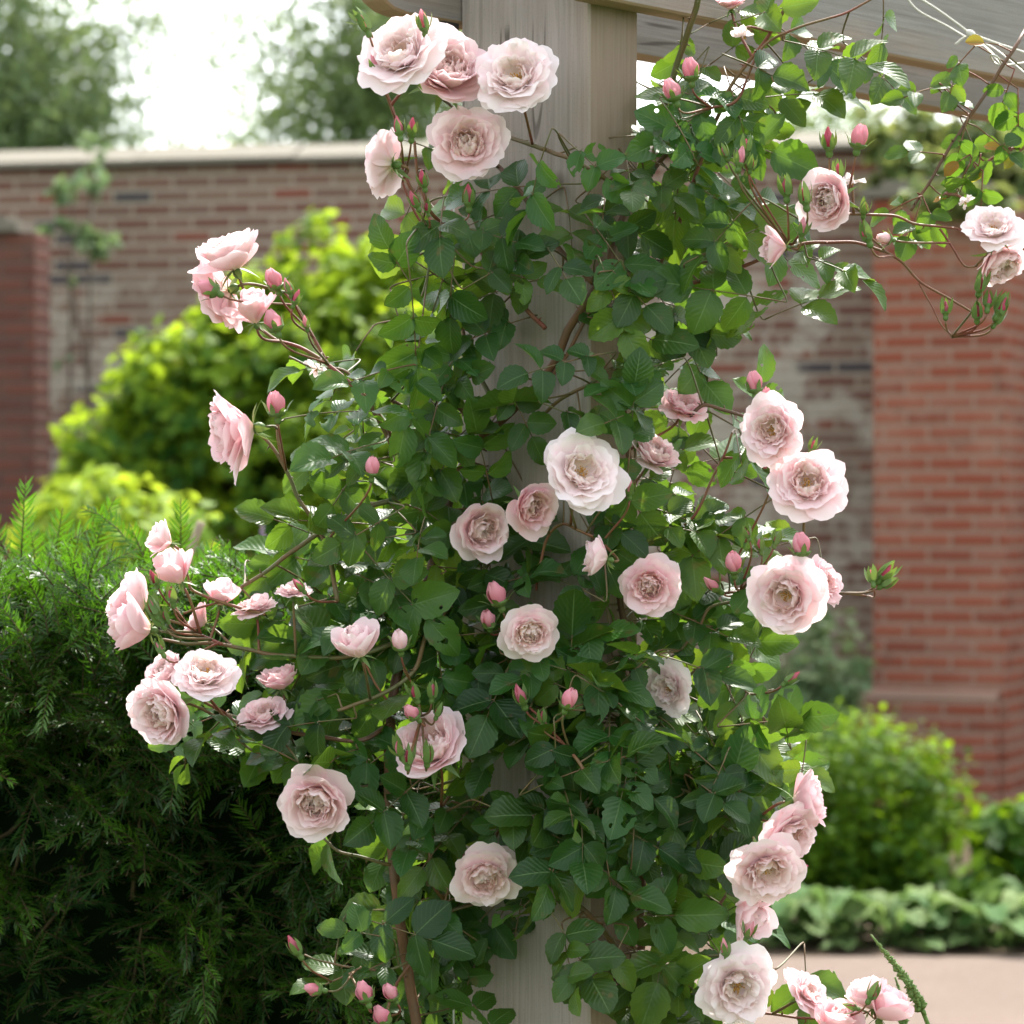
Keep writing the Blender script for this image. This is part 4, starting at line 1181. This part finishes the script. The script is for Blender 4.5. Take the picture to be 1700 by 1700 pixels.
BUDS = [(703, 38, 42, 100, 'p', .20), (625, 114, 44, 110, 'p', .16), (606, 40, 40, 110, 'g', .15), (597, 30, 34, 130, 'g', .15), (662, 213, 38, 100, 'p', .18), (684, 216, 38, 85, 'p', .18), (778, 329, 42, 92, 'p', .18),
 (703, 300, 34, 100, 'p', .18), (689, 334, 34, 115, 'p', .18), (709, 345, 26, 100, 'g', .17), (350, 480, 42, 150, 'o', .19), (456, 468, 42, 110, 'o', .16), (479, 478, 32, 110, 'p', .16), (491, 496, 30, 70, 'p', .16), (455, 537, 44, 110, 'o', .17), (508, 537, 26, 100, 'p', .16),
 (459, 676, 48, 95, 'o', .17), (618, 779, 38, 85, 'o', .17), (256, 961, 32, 110, 'p', .17), (286, 987, 40, 95, 'g', .17), (254, 1008, 42, 110, 'g', .18), (262, 1030, 36, 130, 'g', .17), (275, 1023, 28, 110, 'g', .17), (264, 1075, 34, 120, 'g', .16),
 (664, 1067, 42, 95, 'o', .18), (686, 1185, 34, 130, 'o', .19), (689, 1150, 36, 105, 'g', .19), (718, 1148, 36, 85, 'g', .19), (728, 1180, 30, 70, 'g', .19), (663, 1243, 42, 105, 'g', .245), (676, 1258, 38, 90, 'g', .245), (710, 1254, 40, 85, 'g', .245),
 (865, 1157, 44, 110, 'p', .19), (944, 1164, 42, 70, 'o', .19), (901, 1190, 30, 90, 'g', .18), (826, 991, 48, 110, 'o', .18), (811, 1031, 38, 100, 'o', .18), (918, 748, 30, 110, 'p', .18), (1045, 811, 34, 90, 'p', .15), (1117, 154, 44, 110, 'o', .16), (1147, 120, 44, 95, 'o', .13),
 (1376, 235, 46, 95, 'p', .16), (1426, 232, 46, 80, 'o', .16), (1392, 284, 36, 95, 'g', .15), (1238, 243, 36, 85, 'g', .16), (1229, 264, 40, 80, 'p', .17), (1203, 252, 30, 110, 'g', .16), (1247, 272, 30, 80, 'g', .16), (1305, 312, 44, 95, 'g', .16), (1336, 326, 44, 100, 'g', .18), (1332, 380, 36, 85, 'p', .17), (1435, 346, 32, 85, 'g', .16), (1438, 388, 42, 110, 'g', .16), (1471, 396, 30, 170, 'o', .15),
 (1253, 639, 42, 95, 'o', .16), (1270, 662, 36, 85, 'o', .14), (1349, 740, 28, 70, 'g', .15), (1277, 772, 36, 100, 'o', .13), (1331, 909, 46, 95, 'o', .19), (1218, 938, 44, 95, 'o', .17), (1184, 972, 42, 140, 'p', .14), (1313, 1127, 34, 40, 'p', .17), (1447, 957, 34, 100, 'g', .16), (1470, 950, 44, 55, 'g', .16), (1474, 968, 34, 30, 'g', .16),
 (490, 1573, 42, 120, 'p', .18), (524, 1642, 34, 170, 'o', .18), (606, 1651, 42, 110, 'o', .18), (650, 1650, 36, 120, 'o', .18), (636, 1690, 42, 120, 'o', .18), (770, 1428, 32, 110, 'p', .16), (1325, 1437, 30, 0, 'p', .15), (1244, 1546, 36, 70, 'p', .20), (1204, 1576, 34, 100, 'p', .21), (1450, 1648, 38, 60, 'g', .18), (1414, 1672, 28, 160, 'g', .16),
 (1627, 472, 40, 85, 'g', .15), (1641, 500, 36, 80, 'g', .14), (1622, 518, 38, 95, 'g', .14), (1663, 508, 46, 65, 'g', .14), (1570, 512, 34, 90, 'g', .14), (1657, 528, 34, 60, 'g', .13), (1262, 905, 30, 100, 'g', .15), (1290, 895, 30, 70, 'g', .15), (1240, 885, 26, 110, 'g', .15), (497, 973, 30, 130, 'p', .18)]
for q in BUDS:
    make_bud(q[0], q[1], q[2], q[3], q[4], q[5])

# ---- leaves
NV, NU = 13, 5
LEAF_F = grid_faces(NV, NU)
tt = np.linspace(0, 1, NV)
w_prof = (tt ** 0.56) * ((1 - tt) ** 0.72)
w_prof = w_prof / w_prof.max()
w_prof[-1] = 0.0
w_prof[-2] *= 0.80
uu = np.array([-1, -0.5, 0, 0.5, 1.0])
LT, LU = np.meshgrid(tt, uu, indexing='ij')
teeth = np.where((np.arange(NV) % 2) == 0, 0.955, 1.04)
def leaflet(b, p, ax, n, L, wr, c, fold, droop, wave):
    ax = nrm(ax); s = nrm(np.cross(ax, n)); nn = np.cross(s, ax)
    W_ = L * wr * 0.5
    edge = np.where(np.abs(LU) > 0.9, teeth[:, None], 1.0)
    x = LU * w_prof[:, None] * W_ * edge
    y = LT * L * (1 - 0.06 * droop) + np.where(np.abs(LU) > 0.9, np.where(np.arange(NV)[:, None] % 2 == 0, 0.0, 0.012 * L), 0)
    z = fold * np.abs(x) - droop * L * 0.30 * LT ** 2 + wave * L * 0.035 * np.sin(LT * 9 + LU * 2.5) * np.abs(LU)
    pts = p + x[..., None] * s + y[..., None] * ax + z[..., None] * nn
    b.add(pts.reshape(-1, 3), LEAF_F, np.stack([(LU * 0.5 * 1 + 0.5).ravel(), LT.ravel()], 1), c)

def inside_post(p):
    q = np.array([p[0] - corner[0], p[1] - corner[1]])
    lx = q[0] * dx + q[1] * dy; ly = -q[0] * dy + q[1] * dx
    return -0.006 < lx < 0.105 and -0.006 < ly < 0.23
def proj(p):
    return 850 + p[0] / p[1] * F, 850 - (p[2] - CZ) / p[1] * F
def blocked(p, pad=0.0):
    x, y = proj(p)
    for kx, ky, kr, kY in KEEP:
        if p[1] < kY + 0.01 and (x - kx) ** 2 + (y - ky) ** 2 < (kr + pad) ** 2: return True
    return False

def spray(b, tw, base, ax, n, size, nl, hue, bri, red=0.0, check=True):
    """a compound leaf: stalk with nl leaflets; returns False when it would cover a flower or enter the post"""
    ax = nrm(ax); s = nrm(np.cross(ax, n)); nn = np.cross(s, ax)
    npair = (nl - 1) // 2
    Lr = size * (0.75 + 0.55 * npair)
    items = []
    tip = base + ax * Lr - nn * 0.12 * Lr
    items.append((tip, ax, 1.0))
    for k in range(npair):
        f = 1 - (k + 0.55) / (npair + 0.75)
        q = base + ax * Lr * f - nn * 0.12 * Lr * f * f
        for sg in (-1, 1):
            items.append((q + rng.normal(size=3) * 0.002, nrm(ax * 0.45 + s * sg * 0.9 + rng.normal(size=3) * 0.12), 0.92 - 0.14 * k))
    leaves = []
    for q, a, sc in items:
        L = size * sc * rng.uniform(0.88, 1.12)
        cpt = q + nrm(a) * L * 0.5
        if check and (blocked(cpt, 9) or blocked(q + nrm(a) * L * 0.95, 0) or blocked(q, 4)): return False
        if inside_post(cpt) or inside_post(q + nrm(a) * L) or inside_post(q): return False
        leaves.append((q, a, L))
    if check and any(blocked(base + ax * Lr * f_ - nn * 0.12 * Lr * f_ * f_, 3) for f_ in (0, 0.25, 0.5, 0.75)): return False
    fo, dr = rng.uniform(0.1, 0.55), rng.uniform(0.2, 1.3)
    for q, a, L in leaves:
        a2 = nrm(nrm(a) + nn * rng.normal() * 0.22)
        n2 = nrm(nn + rng.normal(size=3) * 0.26)
        h = np.clip(hue + rng.normal() * 0.05, 0, 1)
        leaflet(b, q, a2, n2, L, rng.uniform(0.60, 0.78), (h, np.clip(bri + rng.normal() * 0.15, 0, 1), red), fo + rng.normal() * 0.08, dr + rng.normal() * 0.2, rng.uniform(0.3, 1.3))
        tw.tube([q - a2 * 0.003, q + a2 * L * 0.03], [0.0007, 0.0006], 4)
    t = np.linspace(0, 1, 6)[:, None]
    st = base + ax * Lr * t - nn * 0.12 * Lr * t ** 2
    tw.tube(st, np.linspace(0.0011, 0.0007, 6), 5)
    return True

GRID = {0: (23, "3444322"), 1: (21, "154434522001"), 2: (12, "1000000000244543210011"), 3: (13, "2000000016744420000012"), 4: (12, "1210013456766511000122"),
 5: (12, "1230136777776511000232"), 6: (11, "33345567777777654322332100"[:23]), 7: (11, "33565555765776422343100"), 8: (12, "15678877886676334321"), 9: (13, "3367753887566412221"),
 10: (12, "256787447754310001111"), 11: (7, "22023354666646655100000020"), 12: (7, "33245666567535744334"), 13: (9, "23677646545686442"), 14: (8, "1357666531245775422"),
 15: (9, "23778766200357732"), 16: (8, "344788754422577641"), 17: (8, "4456888445457776431"), 18: (7, "2346788856654566653"), 19: (7, "2356788865665446663"),
 20: (6, "13577788864457767753"), 21: (6, "23676678875567887764"), 22: (4, "1002566677777788876775 2".replace(' ', '')), 23: (3, "220255666666777888678864"), 24: (6, "353566653477778888863"), 25: (5, "334344555554478888888 4".replace(' ', '')),
 26: (7, "4422356654678778872"), 27: (7, "221234776567866874"), 28: (10, "343775357755763"), 29: (10, "133773366555663"), 30: (10, "2436645654556652"), 31: (11, "235554344356542 2".replace(' ', '')),
 32: (12, "2464533235743442"), 33: (12, "2565310146742342")}
fol, tw = MB(), MB()
cells = []
for r_, (c0, sdig) in GRID.items():
    for k, ch in enumerate(sdig):
        dgt = int(ch)
        if dgt: cells.append((c0 + k, r_, dgt))
def spray_dirs(px):
    side = np.clip((px - 900) / 350, -1, 1)
    ax = nrm([side * 0.55 + rng.normal() * 0.6, -0.25 + rng.normal() * 0.3, -0.25 + rng.normal() * 0.5])
    n = nrm([side * 0.25 + rng.normal() * 0.32, -0.72 + rng.normal() * 0.28, 0.62 + rng.normal() * 0.30])
    return ax, n
count = 0
for ci, ri, dgt in cells:
    want = dgt * dgt / 8.0 / 4.3 * (0.42 if 780 < ci * 50 + 25 < 980 and ri < 16 else 0.78) * (2.0 if ci > 28 else 1) * (1.7 if ri > 24 and ci > 20 else 1) * (1.4 if ri > 10 and ci < 12 else 1) * (1.4 if ri < 4 and ci > 20 else 1)
    k = int(want) + (1 if rng.uniform() < want - int(want) else 0)
    for _ in range(k):
        for attempt in range(10):
            px = (ci + rng.uniform()) * 50; py = (ri + rng.uniform()) * 50
            y0 = Yb(px)
            onpost = 750 < px < 1075
            lay = rng.uniform()
            Y = y0 - 0.015 - 0.17 * lay if onpost else y0 + 0.16 - 0.30 * lay
            edge = dgt <= 4
            ax, n = spray_dirs(px)
            size = rng.uniform(0.043, 0.067) * (0.9 if edge else 1.0)
            if px > 1440 and py < 600: size *= 0.80
            nl = rng.choice([3, 5, 5, 5, 7]) if not edge else rng.choice([3, 3, 5])
            cpt = P(px, py, Y)
            base = cpt - ax * size * (0.75 + 0.28 * (nl - 1) / 2)
            hue = np.clip(rng.normal(0.07, 0.10) + (0.45 if rng.uniform() < 0.08 else 0) + (0.7 if rng.uniform() < 0.012 else 0) + (0.10 if edge else 0), 0, 0.9)
            bri = np.clip(rng.normal(0.40, 0.36), 0, 1)
            if np.min(np.linalg.norm(CP - base, axis=1)) > 0.125: continue
            if spray(fol, tw, base, ax, n, size, int(nl), hue, bri):
                count += 1
                # twig joining the leaf to the nearest cane
                kk = int(np.argmin(np.linalg.norm(CP - base, axis=1)))
                e = CP[kk]; dist = np.linalg.norm(e - base)
                if 0.004 < dist < 0.13:
                    q1 = base - ax * min(dist * 0.22, 0.010); q2 = e + (base - e) * 0.25 + rng.normal(size=3) * 0.003
                    tb = np.linspace(0, 1, 9)[:, None]
                    st = (1 - tb) ** 3 * base + 3 * (1 - tb) ** 2 * tb * q1 + 3 * (1 - tb) * tb * tb * q2 + tb ** 3 * e
                    if not any(blocked(q, 2) for q in st) :
                        tw.tube(st, np.linspace(0.0010, 0.0015, len(st)), 5)
                break
print('leaf sprays', count)
fol.build('foliage', M['leaf'], rose)
tw.build('leaf_stalks', M['cane'], rose)

# leaves of the hanging shoot, some of them orange and young
fol, tw = MB(), MB()
for px, py, an, sz, red, hue in ((1600, 95, 225, .036, 0, .1), (1585, 130, 250, .030, 0, .4), (1530, 150, 195, .036, 0, .1), (1575, 150, 320, .026, 0, .1), (1675, 140, 250, .034, 0, .05), (1690, 175, 270, .036, 0, .05),
        (1640, 70, 170, .026, .8, .3), (1600, 220, 255, .036, 0, .05), (1540, 252, 170, .034, 0, .1), (1655, 235, 320, .032, 0, .05), (1595, 265, 210, .026, .9, .3), (1625, 275, 260, .026, .7, .7), (1600, 290, 240, .030, 0, .05), (1630, 310, 265, .034, 0, .05),
        (1665, 245, 160, .020, .9, .3), (1690, 255, 230, .022, .5, .6), (1575, 325, 200, .018, .9, .3), (1505, 335, 200, .036, 0, .2), (1540, 345, 290, .034, 0, .1), (1520, 360, 250, .038, 0, .1)):
    Y = Yb(px) - 0.07
    a = nrm([math.cos(R(an)), rng.normal() * 0.3 - 0.1, math.sin(R(an))])
    n = nrm([rng.normal() * 0.3, -0.75, 0.6])
    base = P(px, py, Y) - a * sz * 0.6
    spray(fol, tw, base, a, n, sz, 3 if red == 0 else 1, hue, 0.4, red, check=False)
    kk = int(np.argmin(np.linalg.norm(CP - base, axis=1)))
    tw.tube(spline([base, (base + CP[kk]) / 2 + rng.normal(size=3) * 0.003, CP[kk]], 4), 0.0011, 5)
fol.build('foliage', M['leaf'], shoot)
tw.build('leaf_stalks', M['redstem'], shoot)

# ------------------------------------------------------------------ twine and wire
b = MB()
def cord(pts, r):
    s = spline([P(*p) for p in pts], 8); b.tube(s, r, 6)
cord([(1500, -10, 4.15), (1525, 18, 4.15), (1570, 42, 4.15), (1612, 66, 4.12), (1650, 80, 4.1), (1712, 130, 4.0)], 0.0014)
cord([(1515, -10, 4.12), (1555, 15, 4.12), (1590, 40, 4.12), (1612, 55, 4.12), (1650, 70, 4.12), (1715, 92, 4.1)], 0.0016)
cord([(1612, 55, 4.12), (1622, 68, 4.12), (1640, 82, 4.08), (1655, 98, 4.0), (1664, 108, 3.86)], 0.0018)
cord([(1612, 58, 4.12), (1598, 64, 4.12), (1586, 74, 4.12)], 0.0016)
cord([(1664, 108, 3.86), (1655, 94, 3.84), (1645, 92, 3.85), (1650, 102, 3.87), (1664, 108, 3.86), (1715, 102, 4.0)], 0.0013)
s = spline([P(1606, 52, 4.115), P(1612, 57, 4.11), P(1618, 62, 4.115)], 4); b.tube(s, [0.002, 0.004, 0.005, 0.0055, 0.0055, 0.0055, 0.005, 0.004, 0.002], 8)
tag(b.build('twine', M['twine'], None, True, P(1612, 58, 4.12)), 'pale knotted twine strung in front of the right beam', 'twine')
b = MB()
b.tube(spline([P(757, -10, 4.02), P(753, 400, 4.02), P(748, 900, 4.02), P(749, 1300, 4.02), P(754, 1750, 4.02)], 8), 0.0014, 6)
tag(b.build('wire', M['wire'], None, True, P(754, 1750, 4.02)), 'thin pale wire running up beside the left edge of the post', 'wire')
